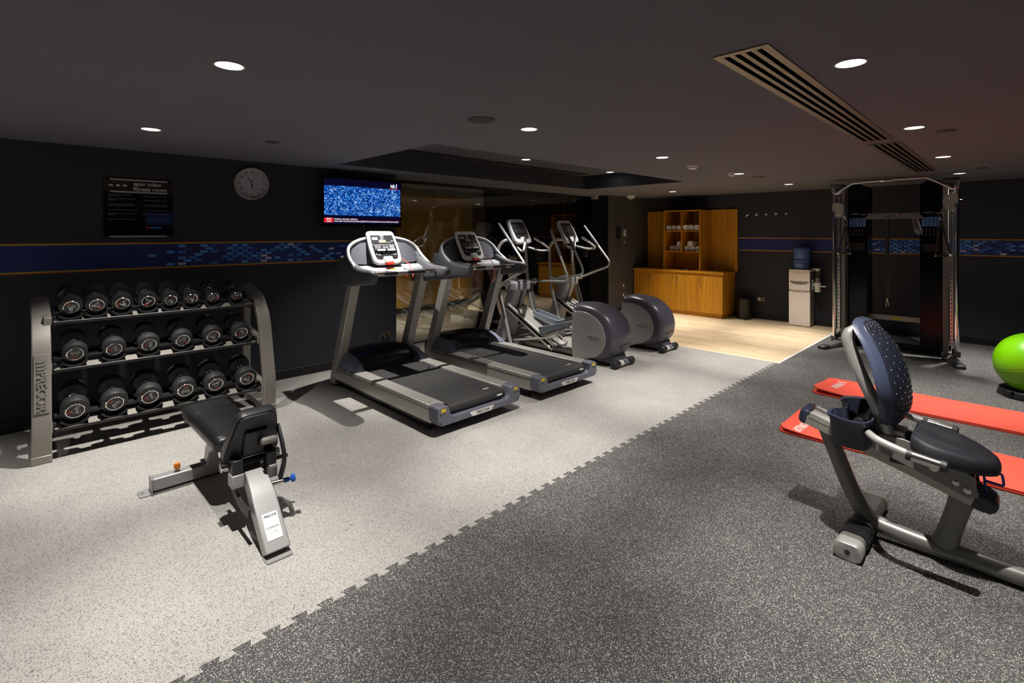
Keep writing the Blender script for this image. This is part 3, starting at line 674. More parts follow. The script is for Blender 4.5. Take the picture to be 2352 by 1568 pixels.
# ================================================================ weight bench
def bench():
    OX, OY = 0.90, 3.20
    t = thing('weight_bench', 'black padded adjustable weight bench with grey steel frame beside the dumbbell rack', 'bench', (OX, OY, 0))
    Y = lambda y: y - OY
    # front leg + spine + rear arch, one bent beam
    front = [(2.585, 0.006), (2.83, 0.235), (2.95, 0.285), (3.55, 0.285), (3.70, 0.20), (3.745, 0.075)]
    front = fillet([(Y(y), z) for y, z in front], [0, 0.10, 0.12, 0.12, 0.08, 0])
    n = len(front)
    L = []; P = [Vector((p.x, p.y)) for p in front]
    rings = []
    for i, p in enumerate(P):
        d = (P[min(i + 1, n - 1)] - P[max(i - 1, 0)]).normalized(); nr = Vector((-d.y, d.x))
        k = i / (n - 1); hw = 0.060 - 0.012 * min(1, k * 3); h = 0.040
        a = p + nr * h; b = p - nr * h
        rings.append([(-hw, a.x, max(a.y, 0.004)), (hw, a.x, max(a.y, 0.004)), (hw, b.x, max(b.y, 0.004)), (-hw, b.x, max(b.y, 0.004))])
    g = G(); g.loft(rings); g.done('main_beam', 'bench_grey', t, bev=0.007, seg=3)
    g = G(); g.prism(rrect(0.125, 0.085, 0.012, cx=0, cy=Y(2.573)), 'z', 0.0, 0.008); g.prism(rrect(0.022, 0.010, 0.005, cx=0, cy=Y(2.548)), 'z', 0.0075, 0.0085); g.done('front_foot_plate', 'bench_grey', t, bev=0.002)
    g = G(); g.bb(-0.335, 0.335, Y(3.715), Y(3.795), 0.012, 0.088); g.done('base_bar', 'bench_grey', t, bev=0.010, seg=3)
    g = G(); g.bb(-0.062, 0.062, Y(3.70), Y(3.81), 0.086, 0.098); g.done('weld_plate', 'bench_grey', t, bev=0.003)
    for sx in (-1, 1):
        g = G(); g.prism(rrect(0.07, 0.10, 0.01, cx=sx * 0.365, cy=Y(3.755)), 'z', 0.0, 0.008); g.bb(sx * 0.333, sx * 0.341, Y(3.71), Y(3.80), 0.004, 0.091); g.done('rear_foot_plate', 'bench_grey', t, bev=0.002)
        g = G(); g.prism(rrect(0.020, 0.008, 0.004, cx=sx * 0.38, cy=Y(3.755)), 'z', 0.0078, 0.0086); g.done('bolt_slot', 'print_dark', t, smooth=0)
    # flat back pad with seams
    def pad(name, w0, w1, ln, th, M, seams):
        g = G(); rs = []
        prof = [(0.0, 0.55), (0.02, 0.85), (0.05, 0.97), (0.12, 1.0), (0.5, 1.0), (0.88, 1.0), (0.95, 0.97), (0.98, 0.85), (1.0, 0.55)]
        for zf, ins in ((0.0, 0.004), (0.35, 0.0), (0.72, 0.004), (0.92, 0.016), (1.0, 0.034)):
            o = [(x, y) for x, y in [(p.x, p.y) for p in fillet([(-w0 / 2 + ins, ins), (w0 / 2 - ins, ins), (w1 / 2 - ins, ln - ins), (-w1 / 2 + ins, ln - ins)], 0.045, 5, True)]]
            rs.append([(x, y, zf * th) for x, y in o])
        g.loft(rs); g.xf(M); po = g.done(name, 'black_leather', t, smooth=50)
        g = G()
        for s_ in seams:
            w = (w0 + (w1 - w0) * s_) / 2 - 0.028; pts = [(-w - 0.029, s_ * ln, th * 0.35), (-w - 0.024, s_ * ln, th * 0.74), (-w, s_ * ln, th + 0.0005), (w, s_ * ln, th + 0.0005), (w + 0.024, s_ * ln, th * 0.74), (w + 0.029, s_ * ln, th * 0.35)]
            g.tube(pts, 0.0016, 5)
        for sx in (-1, 1):
            g.tube([(sx * (w0 / 2 - 0.032), 0.05, th + 0.0002), (sx * (w1 / 2 - 0.032), ln - 0.05, th + 0.0002)], 0.0014, 5)
        g.xf(M); g.done('seam', 'black_gloss_rubber', po)
        g = G(); g.prism([(p.x, p.y) for p in fillet([(-w0 / 2 + 0.01, 0.01), (w0 / 2 - 0.01, 0.01), (w1 / 2 - 0.01, ln - 0.01), (-w1 / 2 + 0.01, ln - 0.01)], 0.045, 5, True)], 'z', -0.012, 0.001); g.xf(M); g.done('backing_board', 'black_plastic', po, bev=0.002)
        return po
    pad('back_pad', 0.27, 0.29, 0.80, 0.072, Matrix.Translation((0, Y(3.16), 0.368)), [0.72])
    # seat pad, tipped up; its underside faces the camera
    e1 = Vector((0, -0.42, 0.907)).normalized(); nz = Vector((0, 0.907, 0.42)).normalized()
    M = Matrix((Vector((-1, 0, 0)), e1, nz)).transposed().to_4x4(); M.translation = (0.0, Y(2.985), 0.365)
    sp = pad('seat_pad', 0.30, 0.20, 0.30, 0.07, M, [0.18, 0.82])
    g = G(); g.bb(-0.055, 0.055, 0.04, 0.20, -0.03, -0.012); g.xf(M); g.done('mount_plate', 'black_plastic', sp, bev=0.004)
    g = G(); g.cyl((-0.02, 0.10, -0.012), (-0.035, 0.155, -0.075), 0.014); g.xf(M); g.done('lever_stem', 'black_plastic', sp)
    g = G(); g.lathe([(0.012, 0), (0.019, 0.008), (0.019, 0.065), (0.014, 0.078)], (-0.01, 0.165, -0.080), (-1, 0, 0), 18); g.xf(M); g.done('lever_grip', 'frame_grey', sp)
    # hinge blocks and pivots
    for sx in (-1, 1):
        g = G(); g.bb(sx * 0.085 - 0.03, sx * 0.085 + 0.03, Y(2.90), Y(2.98), 0.245, 0.315); g.done('hinge_block', 'bench_grey', t, bev=0.005)
        g = G(); g.bb(sx * 0.085 - 0.026, sx * 0.085 + 0.026, Y(2.905), Y(2.96), 0.31, 0.39); g.done('hinge_strap', 'black_plastic', t, bev=0.004)
        g = G(); g.cyl((sx * 0.112, Y(2.985), 0.345), (sx * 0.150, Y(2.985), 0.345), 0.026); g.done('pivot_cap', 'chrome', t, bev=0.003)
        g = G(); g.cyl((sx * 0.05, Y(3.20), 0.335), (sx * 0.10, Y(3.20), 0.335), 0.020); g.done('roller', 'chrome', t)
        g = G(); g.bb(sx * 0.066, sx * 0.078, Y(3.17), Y(3.75), 0.325, 0.36); g.done('pad_rail', 'steel', t, bev=0.002)
    g = G(); g.cyl((-0.12, Y(2.985), 0.345), (0.12, Y(2.985), 0.345), 0.016); g.done('hinge_shaft', 'black_plastic', t)
    # curved ladder sector for the back pad and strap by the seat
    arc = [(Y(3.09), 0.31), (Y(3.055), 0.235), (Y(2.96), 0.185), (Y(2.85), 0.165), (Y(2.745), 0.17)]
    arc = [(p.x, p.y) for p in catmull([(*p, 0) for p in arc], 6)]
    g = G(); g.prism(strip(arc, 0.042), 'x', -0.085, -0.070); g.done('ladder_sector', 'black_rubber', t, bev=0.002)
    g = G(); g.prism(strip([(p.x, p.y) for p in catmull([(Y(2.93), 0.52, 0), (Y(2.86), 0.44, 0), (Y(2.83), 0.36, 0), (Y(2.87), 0.27, 0), (Y(2.90), 0.23, 0)], 6)], 0.034), 'x', 0.118, 0.132); g.done('seat_ladder', 'black_plastic', t, bev=0.002)
    g = G(); g.cyl((0.10, Y(2.95), 0.325), (0.185, Y(2.95), 0.325), 0.011); g.done('lever_pin', 'black_plastic', t)
    g = G(); g.cyl((0.06, Y(2.88), 0.225), (0.135, Y(2.86), 0.225), 0.013); g.done('pin_sleeve', 'steel', t)
    g = G(); g.lathe([(0.013, 0), (0.013, 0.022), (0.009, 0.026), (0.009, 0.034), (0.022, 0.042), (0.022, 0.054), (0.015, 0.058)], (0.135, Y(2.86), 0.225), (1, -0.05, 0.02), 18); g.done('pull_knob', 'blue_knob', t)
    # orange pop pin on the base bar
    g = G(); g.lathe([(0.006, 0), (0.006, 0.014), (0.014, 0.015), (0.0185, 0.025), (0.0185, 0.040), (0.013, 0.050), (0.004, 0.053)], (-0.20, Y(3.755), 0.086), (0.0, 0.0, 1), 18); g.done('pop_pin', 'orange', t)
    # white label on the front leg
    d = Vector((0, 0.245, 0.229)).normalized(); nr = Vector((0, -0.229, 0.245)).normalized()
    M = Matrix((Vector((1, 0, 0)), d, nr)).transposed().to_4x4(); M.translation = Vector((0.0, Y(2.675), 0.090)) + nr * 0.0405
    g = G(); g.prism(rrect(0.074, 0.135, 0.006), 'z', -0.002, 0.002); g.xf(M); lb = g.done('label_plate', 'white_label', t, bev=0.0006, seg=1)
    g = G(); g.text('PRECOR', 0.017, (0, 0.050, 0.0022), TX, TY, 0.0003, fit=0.062, bold=0.0005, shear=0.2); g.text('ICARIAN', 0.017, (0, -0.008, 0.0022), TX, TY, 0.0003, fit=0.060); g.text('L  I  N  E', 0.009, (0, -0.030, 0.0022), TX, TY, 0.0003, fit=0.034); g.xf(M); g.done('label_print', 'print_navy', lb, smooth=0)
bench()
# ================================================================ treadmills
def treadmill(OX, label, low_cord):
    OY = 3.17
    t = thing('treadmill', label, 'treadmill', (OX, OY, 0), group='treadmills facing the glass')
    # side rails
    for sx in (-1, 1):
        g = G(); g.prism([(sx * p[0], p[1]) for p in [(0.448, 0.085), (0.450, 0.20), (0.440, 0.222), (0.315, 0.222), (0.305, 0.20), (0.320, 0.085)]], 'y', 0.11, 1.80)
        ra = g.done('side_rail', 'silver_light', t, bev=0.003)
        g = G(); g.bb(sx * 0.452 - 0.0015, sx * 0.452 + 0.0015, 0.12, 1.78, 0.188, 0.198); g.done('groove', 'frame_grey', ra, smooth=0)
        g = G(); g.cyl((sx * 0.39, 0.20, 0.221), (sx * 0.39, 0.20, 0.2235), 0.006, n=10); g.done('screw', 'print_dark', ra)
        g = G(); g.bb(sx * 0.452, sx * 0.35, 1.44, 1.475, 0.21, 0.2245); g.done('rail_joint', 'frame_grey', ra, smooth=0)
    # rear end cap (U shaped)
    o = []
    half = [(0.0, 0.128), (0.285, 0.128), (0.325, 0.150), (0.338, 0.185), (0.345, 0.222), (0.365, 0.230), (0.440, 0.230), (0.456, 0.215), (0.456, 0.120), (0.435, 0.084), (0.40, 0.078), (0.0, 0.078)]
    out = fillet([(x, z) for x, z in half[:-1]] + [(-x, z) for x, z in half[:-1]][::-1], 0.012, 3, True)
    g = G(); rs = []
    for y, s in ((0.12, 1.0), (0.03, 1.0), (0.008, 0.985), (0.0, 0.955)):
        rs.append([(p.x * (0.985 + 0.015 * s if s < 1 else 1), y, 0.15 + (p.y - 0.15) * s) for p in out])
    g.loft(rs); cap = g.done('end_cap', 'cap_purple', t, smooth=40, bev=0.004)
    pl = fillet([(-0.135, 0.122), (0.135, 0.122), (0.105, 0.084), (-0.105, 0.084)], 0.010, 4, True)
    g = G(); g.prism([(p.x, p.y) for p in pl], 'y', -0.004, 0.002); pt = g.done('name_plate', 'white_label', cap)
    g = G(); g.text('PRECOR', 0.036, (0.01, -0.0045, 0.103), TX, TZ, 0.0003, fit=0.14, bold=0.0006); g.done('lettering', 'print_dark', pt, smooth=0)
    for sx in (-1, 1):
        g = G(); g.bb(sx * 0.40 - 0.022, sx * 0.40 + 0.022, -0.003, 0.004, 0.190, 0.215); g.done('warning_sticker', 'yellow', cap, smooth=0)
        g = G()
        for (x, z, r) in ((0.425, 0.172, 0.008), (0.390, 0.172, 0.006), (0.43, 0.105, 0.008)): g.cyl((sx * x, -0.002, z), (sx * x, 0.004, z), r, n=12)
        g.done('screw_hole', 'print_dark', cap)
    # running belt, roller, deck
    g = G(); path = fillet([(0.075, 0.135), (0.045, 0.16), (0.06, 0.203), (0.12, 0.208), (1.50, 0.208), (1.62, 0.19)], [0, 0.03, 0.03, 0.03, 0.05, 0])
    g.prism(strip([(p.x, p.y) for p in path], 0.005), 'x', -0.30, 0.30); g.done('belt', 'belt', t, smooth=40)
    g = G(); g.cyl((-0.315, 0.085, 0.165), (0.315, 0.085, 0.165), 0.038, n=28); g.done('rear_roller', 'black_rubber', t)
    g = G(); g.bb(-0.312, 0.312, 0.10, 1.75, 0.10, 0.19); g.done('deck', 'black_plastic', t, smooth=0)
    g = G(); g.bb(0.16, 0.22, 0.16, 0.175, 0.2098, 0.2114); g.bb(0.20, 0.26, 0.028, 0.034, 0.172, 0.184); g.done('belt_mark', 'print_white', t, smooth=0)
    g = G()
    for sx in (-1, 1): g.bb(sx * 0.40 - 0.03, sx * 0.40 + 0.03, 0.20, 1.9, 0.055, 0.09)
    g.done('under_frame', 'black_plastic', t, smooth=0)
    for sx in (-1, 1):
        g = G(); g.cyl((sx * 0.38, 0.22, 0.018), (sx * 0.38, 0.22, 0.09), 0.010, n=12); g.lathe([(0.024, 0), (0.026, 0.006), (0.016, 0.018)], (sx * 0.38, 0.22, 0)); g.done('levelling_foot', 'black_rubber', t)
        g = G(); g.bb(sx * 0.37 - 0.06, sx * 0.37 + 0.06, 1.83, 1.97, 0.0, 0.05); g.done('front_foot', 'black_plastic', t, bev=0.008)
    # motor hood
    g = G(); rs = []
    for x, k in ((-0.40, 0.62), (-0.36, 0.80), (-0.28, 0.92), (-0.14, 0.99), (0, 1.0), (0.14, 0.99), (0.28, 0.92), (0.36, 0.80), (0.40, 0.62)):
        top = 0.21 + 0.165 * k; w = 0.04 * (1 - k)
        rs.append([(x, 1.50 + w, 0.15), (x, 1.50 + w, 0.212), (x, 1.56 + w, 0.21 + (top - 0.21) * 0.55), (x, 1.66 + w * .5, 0.21 + (top - 0.21) * 0.88), (x, 1.80, top), (x, 1.90, top - 0.01), (x, 1.95, top - 0.04), (x, 1.96, 0.20), (x, 1.96, 0.06)])
    g.loft(rs); hd = g.done('motor_hood', 'hood_black', t, smooth=50)
    for sx in (-1, 1):
        g = G(); rs = []
        for x, k in ((0.335, 1.0), (0.40, 0.93), (0.430, 0.6)):
            rs.append([(sx * x, 1.395, 0.222), (sx * x, 1.44, 0.226 + 0.052 * k), (sx * x, 1.54, 0.226 + 0.098 * k), (sx * x, 1.66, 0.226 + 0.122 * k), (sx * x, 1.78, 0.226 + 0.128 * k), (sx * x, 1.78, 0.20), (sx * x, 1.395, 0.20)])
        g.loft(rs); g.done('hood_wedge', 'wedge_blue', hd, smooth=40)
    # uprights
    for sx in (-1, 1):
        g = G(); g.prism([(1.945, 0.02), (1.825, 0.02), (1.405, 1.17), (1.515, 1.17)], 'x', sx * 0.450, sx * 0.355)
        up = g.done('upright', 'upright_metal', t, bev=0.008, seg=2)
        g = G()
        for (y, z) in ((1.50, 1.10), (1.465, 1.10), (1.49, 1.03)): g.cyl((sx * 0.4515, y, z), (sx * 0.449, y, z), 0.005, n=10); g.cyl((sx * 0.3535, y, z), (sx * 0.356, y, z), 0.005, n=10)
        g.done('bolt', 'chrome', up)
    # console cowl: swept wing
    rim = [(-0.445, 1.33, 1.235), (-0.440, 1.42, 1.285), (-0.432, 1.53, 1.36), (-0.40, 1.60, 1.450), (-0.30, 1.63, 1.515), (-0.15, 1.65, 1.548), (0, 1.655, 1.553)]
    rim = rim + [(-x, y, z) for x, y, z in rim[:-1]][::-1]
    rim = catmull(rim, 5)
    g = G(); rs = []
    n = len(rim)
    fr = []
    for p in rim:
        k = max(0.0, min(1, (p.z - 1.235) / 0.30))
        bz = 1.17; by = p.y - 0.06 * k
        # section: rim outer top, inner lip, down to base, back
        rs.append([p + Vector((0, -0.02, -0.004)), p + Vector((0, 0.02, 0.0)), p + Vector((0, 0.055, -0.03)), Vector((p.x, p.y + 0.075, bz)), Vector((p.x * 0.99, by + 0.02, bz)), Vector((p.x * 0.975, p.y + 0.012, p.z - 0.03 * k - 0.008))])
    g.loft(rs); g.done('cowl', 'cowl_grey', t, smooth=45)
    g = G(); g.tube(rim, 0.017, 10); g.done('cowl_rim', 'cowl_rim', t)
    # sunken side pockets of the cowl
    for sx in (-1, 1):
        po = fillet([(sx * 0.155, 1.27), (sx * 0.155, 1.505), (sx * 0.27, 1.495), (sx * 0.37, 1.43), (sx * 0.405, 1.33), (sx * 0.37, 1.285)], 0.03, 4, True)
        g = G(); g.loft([[(p.x, 1.545 + (p.y - 1.27) * 0.30, p.y) for p in po], [(p.x, 1.575 + (p.y - 1.27) * 0.30, p.y) for p in po]]); g.done('cowl_pocket', 'cowl_dark', t, smooth=30)
    # dash below the console
    g = G(); rs = []
    for x, k in ((-0.42, 0.0), (-0.36, 0.5), (-0.24, 0.9), (-0.1, 1.0), (0.1, 1.0), (0.24, 0.9), (0.36, 0.5), (0.42, 0.0)):
        rs.append([(x, 1.44 - 0.03 * k, 1.15), (x, 1.425 - 0.03 * k, 1.19), (x, 1.45 - 0.03 * k, 1.235), (x, 1.53, 1.262), (x, 1.66, 1.262), (x, 1.68, 1.15)])
    g.loft(rs); g.done('dash', 'cowl_grey', t, smooth=50)
    # arms
    for sx in (-1, 1):
        g = G(); rs = []
        for y, zc, h, w in ((1.70, 1.21, 0.155, 0.030), (1.60, 1.21, 0.160, 0.042), (1.45, 1.185, 0.120, 0.046), (1.30, 1.175, 0.085, 0.050), (1.18, 1.175, 0.076, 0.050), (1.07, 1.178, 0.068, 0.046), (1.035, 1.180, 0.050, 0.035), (1.022, 1.181, 0.022, 0.016)):
            rs.append([(sx * 0.425 + w * math.copysign(abs(math.cos(a)) ** 0.7, math.cos(a)), y, zc + h * math.copysign(abs(math.sin(a)) ** 0.7, math.sin(a))) for a in [2 * PI * i / 20 for i in range(20)]])
        g.loft(rs); ar = g.done('arm', 'arm_grey', t, smooth=50)
    # grip bar with sensor sleeves
    gb = []
    g = G(); g.cyl((-0.40, 1.187, 1.20), (0.40, 1.187, 1.20), 0.017); bar = g.done('grip_bar', 'black_gloss_rubber', t)
    for sx in (-1, 1):
        g = G(); g.cyl((sx * 0.375, 1.187, 1.20), (sx * 0.24, 1.187, 1.20), 0.021); g.done('pulse_sleeve', 'steel', bar)
    g = G(); g.bb(-0.095, 0.035, 1.17, 1.41, 1.172, 1.222); g.xf(Matrix.Identity(4)); sb = g.done('stop_switch_box', 'cowl_rim', t, bev=0.012, seg=3)
    g = G(); g.lathe([(0.036, 0), (0.034, 0.008), (0.015, 0.012)], (-0.03, 1.36, 1.221)); g.done('stop_button', 'orange', sb)
    # console: white tilted slab
    up = Vector((0, 0.20, 0.34)).normalized(); nr = Vector((0, -0.34, 0.20)).normalized()
    M = Matrix((Vector((1, 0, 0)), up, nr)).transposed().to_4x4(); M.translation = (-0.03, 1.545, 1.445)
    out = fillet([(-0.165, -0.20), (0.165, -0.20), (0.175, 0.0), (0.160, 0.20), (-0.160, 0.20), (-0.175, 0.0)], [0.075, 0.075, 0.05, 0.045, 0.045, 0.05], 6, True)
    def ring(s, z): return [(p.x * s, p.y * s, z) for p in out]
    g = G(); g.loft([ring(0.90, -0.055), ring(1.0, -0.045), ring(1.0, -0.012)]); g.xf(M); g.done('console_back', 'black_plastic', t, smooth=40)
    g = G(); g.loft([ring(1.0, -0.012), ring(1.0, 0.0), ring(0.985, 0.008), ring(0.95, 0.013), ring(0.86, 0.012)]); g.xf(M); co = g.done('console', 'white_plastic', t, smooth=40)
    so = fillet([(-0.128, -0.145), (-0.05, -0.145), (-0.045, -0.11), (0.045, -0.11), (0.05, -0.145), (0.128, -0.145), (0.140, 0.0), (0.132, 0.145), (-0.132, 0.145), (-0.140, 0.0)], [0.04, 0.02, 0.02, 0.02, 0.02, 0.04, 0, 0.008, 0.008, 0], 4, True)
    g = G(); g.prism([(p.x, p.y) for p in so], 'z', 0.010, 0.0145); g.xf(M); sc = g.done('screen', 'screen_black', co, smooth=0)
    g = G(); g.bb(-0.045, 0.035, 0.055, 0.085, 0.0145, 0.0152); g.xf(M); g.done('display', 'lcd', sc, smooth=0)
    g = G(); z0, z1 = 0.0145, 0.0151
    g.bb(-0.135, 0.135, 0.026, 0.028, z0, z1); g.bb(-0.022, 0.022, 0.132, 0.138, z0, z1); g.bb(-0.015, 0.02, 0.115, 0.120, z0, z1)
    g.bb(-0.118, -0.055, 0.090, 0.118, z0, z0 + 0.0003); g.bb(0.045, 0.09, 0.055, 0.057, z0, z1); g.bb(0.095, 0.125, 0.072, 0.075, z0, z1); g.bb(-0.02, 0.01, 0.095, 0.105, z0, z1)
    for k in range(4):
        for j in range(3): g.bb(0.062 + j * 0.020, 0.074 + j * 0.020, -0.024 + k * 0.012, -0.018 + k * 0.012, z0, z1)
    for a in ((-0.11, -0.085, 0.008, 0.014), (-0.078, -0.045, 0.008, 0.014), (-0.11, -0.085, -0.012, -0.005), (-0.078, -0.05, -0.012, -0.005), (-0.12, -0.07, -0.066, -0.063), (-0.04, -0.01, -0.066, -0.063), (0.02, 0.05, -0.066, -0.063), (0.08, 0.12, -0.066, -0.063),
              (-0.12, -0.11, -0.088, -0.078), (-0.10, -0.06, -0.082, -0.078), (-0.10, -0.07, -0.094, -0.090), (0.06, 0.07, -0.088, -0.078), (0.08, 0.12, -0.082, -0.078), (0.08, 0.115, -0.094, -0.090)): g.bb(a[0], a[1], a[2], a[3], z0, z1)
    g.xf(M); g.done('key_print', 'print_white', sc, smooth=0)
    g = G()
    for x in (-0.005, 0.03): g.lathe([(0.013, 0.0145), (0.013, 0.0152), (0.009, 0.0152), (0.009, 0.0145)], (x, -0.002, 0), n=16, ring=True)
    g.xf(M); g.done('round_key', 'print_white', sc, smooth=0)
    g = G(); g.bb(-0.128, 0.128, -0.054, -0.036, 0.012, 0.035); g.xf(M); ld = g.done('book_ledge', 'black_gloss_rubber', co, bev=0.006)
    g = G(); g.bb(-0.105, -0.012, -0.0545, -0.036, 0.030, 0.0365); g.bb(0.012, 0.105, -0.0545, -0.036, 0.030, 0.0365); g.xf(M); g.done('ledge_slot', 'print_white', ld, smooth=0)
    g = G(); g.bb(-0.048, 0.048, -0.195, -0.12, 0.010, 0.040); g.xf(M); bx = g.done('clip_housing', 'white_plastic', co, bev=0.014, seg=3)
    g = G(); g.bb(-0.046, 0.046, -0.212, -0.192, 0.004, 0.040); g.xf(M); g.done('red_key', 'red', bx, bev=0.004)
    g = G(); g.lathe([(0.016, 0.0402), (0.016, 0.0408)], (0.0, -0.152, 0), n=18); g.xf(M); g.done('clip_mark', 'print_cyan', bx)
    # red safety cord; the flag only lets it hang lower
    a = (0.12, 1.43, 1.33)
    pts = catmull([a, (0.155, 1.36, 1.275), (0.15, 1.27, 1.195), (0.10, 1.20, 1.150), (0.03, 1.165, 1.150), (-0.02, 1.165, 1.185)], 6) if not low_cord else catmull([a, (0.155, 1.36, 1.275), (0.15, 1.29, 1.18), (0.10, 1.23, 1.06), (0.03, 1.19, 1.03), (-0.02, 1.17, 1.08), (-0.03, 1.165, 1.185)], 6)
    g = G(); g.tube(pts, 0.0035, 6); g.done('safety_cord', 'vivid_red', t)
treadmill(2.76, 'silver treadmill with bright white console in front of the wall television', False)
treadmill(3.93, 'silver treadmill with white console between the other treadmill and the ellipticals', True)

# ================================================================ elliptical trainers
def elliptical(OX, label, La, Ra):
    OY = 3.33
    t = thing('elliptical_trainer', label, 'elliptical', (OX, OY, 0), group='elliptical trainers facing the glass')
    # rear roller
    g = G(); g.cyl((-0.10, 0, 0.046), (0.10, 0, 0.046), 0.036); g.done('roller_sleeve', 'steel', t)
    g = G(); g.cyl((-0.085, 0, 0.046), (-0.02, 0, 0.046), 0.0368, n=24, cap=False); g.done('roller_label', 'white_label', t)
    g = G(); g.cyl((0.0, 0, 0.046), (0.07, 0, 0.046), 0.0368, n=24, cap=False); g.done('roller_print', 'pedal_blue', t)
    for sx in (-1, 1):
        g = G(); g.lathe([(0.040, 0), (0.045, 0.008), (0.045, 0.10), (0.040, 0.108), (0.02, 0.109)], (sx * 0.10, 0, 0.046), (sx, 0, 0), 24); g.done('roller_end', 'black_rubber', t)
    g = G(); g.prism([(-0.01, 0.03), (0.30, 0.03), (0.30, 0.16), (0.06, 0.16)], 'x', -0.12, 0.12); g.done('rear_bracket', 'drum_dark', t, bev=0.01)
    # drum housing
    D = [(0.60, 0.055), (0.60, 0.66), (0.575, 0.70), (0.50, 0.722), (0.36, 0.715), (0.22, 0.682), (0.10, 0.61), (0.015, 0.50), (-0.025, 0.36), (-0.005, 0.22), (0.07, 0.12), (0.18, 0.065), (0.32, 0.05)]
    D = catmull([(*p, 0) for p in D], 3, True)
    c = Vector((0.33, 0.38, 0))
    def dr(x, ins):
        L = []
        for p in D:
            d = (p - c); q = c + d * (1 - ins / max(d.length, 0.05)); 
            if p.x > 0.55: q.x = p.x - ins * 0.15
            L.append((x, q.x, q.y))
        return L
    g = G(); g.loft([dr(-0.205, 0.06), dr(-0.20, 0.045), dr(-0.185, 0.025), dr(-0.15, 0.008), dr(-0.10, 0.0), dr(0.10, 0.0), dr(0.15, 0.008), dr(0.185, 0.025), dr(0.20, 0.045), dr(0.205, 0.06)])
    hs = g.done('drum_housing', 'drum_dark', t, smooth=60)
    for sx in (-1, 1):
        Pn = [(0.598, 0.045), (0.598, 0.60), (0.56, 0.625), (0.44, 0.632), (0.30, 0.60), (0.17, 0.51), (0.105, 0.36), (0.13, 0.22), (0.22, 0.12), (0.36, 0.07)]
        Pn = catmull([(*p, 0) for p in Pn], 3, True); cc = Vector((0.36, 0.34, 0))
        rr = lambda x, s: [(sx * x, (cc + (p - cc) * s).x, (cc + (p - cc) * s).y) for p in Pn]
        g = G(); g.loft([rr(0.196, 1.0), rr(0.2105, 1.0), rr(0.2145, 0.985), rr(0.2155, 0.95)]); pa = g.done('side_panel', 'drum_panel', hs, smooth=50)
        g = G(); g.prism(rrect(0.245, 0.066, 0.012, cx=0.265, cy=0.325), 'x', sx * 0.2150, sx * 0.2185); pl = g.done('name_plate', 'print_grey', pa, smooth=0, bev=0.001)
        g = G(); g.text('PRECOR', 0.052, (sx * 0.2186, 0.272, 0.325), (0, sx, 0), TZ, 0.0004, fit=0.17, bold=0.0008); g.done('lettering', 'drum_dark', pl, smooth=0)
    g = G(); g.loft([[(x, y - 0.001, z) for x, y, z in [(p[0], p[1], p[2]) for p in [(-0.19, 0.02, 0.262), (-0.10, -0.0225, 0.262), (0.10, -0.0225, 0.262), (0.19, 0.02, 0.262)]]], [(x, y, z) for x, y, z in [(-0.19, 0.02, 0.266), (-0.10, -0.0235, 0.266), (0.10, -0.0235, 0.266), (0.19, 0.02, 0.266)]]]); g.done('seam_line', 'print_dark', hs, smooth=0)
    g = G(); g.cyl((-0.06, -0.03, 0.24), (-0.06, -0.01, 0.24), 0.006, n=10); g.done('screw', 'print_dark', hs)
    # floor beam and feet
    g = G(); g.bb(-0.075, 0.075, 0.30, 2.02, 0.025, 0.085); g.done('base_beam', 'frame_grey', t, bev=0.008)
    g = G(); g.bb(-0.32, 0.32, 1.58, 1.68, 0.015, 0.055); g.done('cross_foot', 'frame_grey', t, bev=0.01)
    for sx in (-1, 1):
        g = G(); g.lathe([(0.03, 0), (0.03, 0.014), (0.012, 0.02), (0.012, 0.03)], (sx * 0.29, 1.63, 0)); g.done('levelling_foot', 'black_rubber', t)
    # ramp
    d = Vector((0, 0.88, 0.46)).normalized(); nr = Vector((0, -0.46, 0.88)).normalized()
    M = Matrix((Vector((1, 0, 0)), d, nr)).transposed().to_4x4(); M.translation = (0, 0.98, 0.085)
    L = 0.99
    g = G(); g.bb(-0.150, 0.150, 0, L, -0.02, 0.02); g.xf(M); ra = g.done('ramp', 'silver_light', t, bev=0.004)
    for sx in (-1, 1):
        g = G(); g.bb(sx * 0.150, sx * 0.115, 0, L, 0.018, 0.045); g.xf(M); g.done('ramp_rail', 'silver_light', ra, bev=0.005)
        g = G(); g.bb(sx * 0.150, sx * 0.142, 0.0, L, -0.05, 0.02); g.xf(M); g.done('ramp_side', 'silver_light', ra, bev=0.002)
    g = G(); g.cyl((-0.17, 0.05, -0.01), (0.17, 0.05, -0.01), 0.022); g.xf(M); g.done('ramp_pivot', 'chrome', ra)
    # tower
    g = G(); rs = []
    for z, y0, y1, w in ((0.03, 1.93, 2.17, 0.12), (0.12, 1.91, 2.14, 0.115), (0.45, 1.81, 2.02, 0.11), (0.74, 1.70, 1.90, 0.125), (0.80, 1.68, 1.89, 0.13)):
        rs.append([(x, y, z) for x, y in rrect(2 * w, y1 - y0, 0.05, 4, 0, (y0 + y1) / 2)])
    g.loft(rs); tw = g.done('tower', 'tower_grey', t, smooth=50)
    g = G(); g.bb(-0.15, 0.15, 1.655, 1.90, 0.775, 0.905); g.done('tower_head', 'tower_grey', tw, bev=0.022, seg=3)
    g = G(); g.prism([(1.686, 0.775), (1.806, 0.43), (1.816, 0.43), (1.70, 0.775)], 'x', -0.022, 0.022); g.done('tower_slot', 'print_dark', tw, smooth=0)
    g = G(); g.bb(-0.14, 0.14, 1.66, 1.89, 0.900, 0.912); g.done('tower_lid', 'cap_purple', tw, bev=0.01)
    g = G(); g.cyl((-0.33, 1.79, 0.875), (0.33, 1.79, 0.875), 0.030); g.done('cross_shaft', 'steel', t)
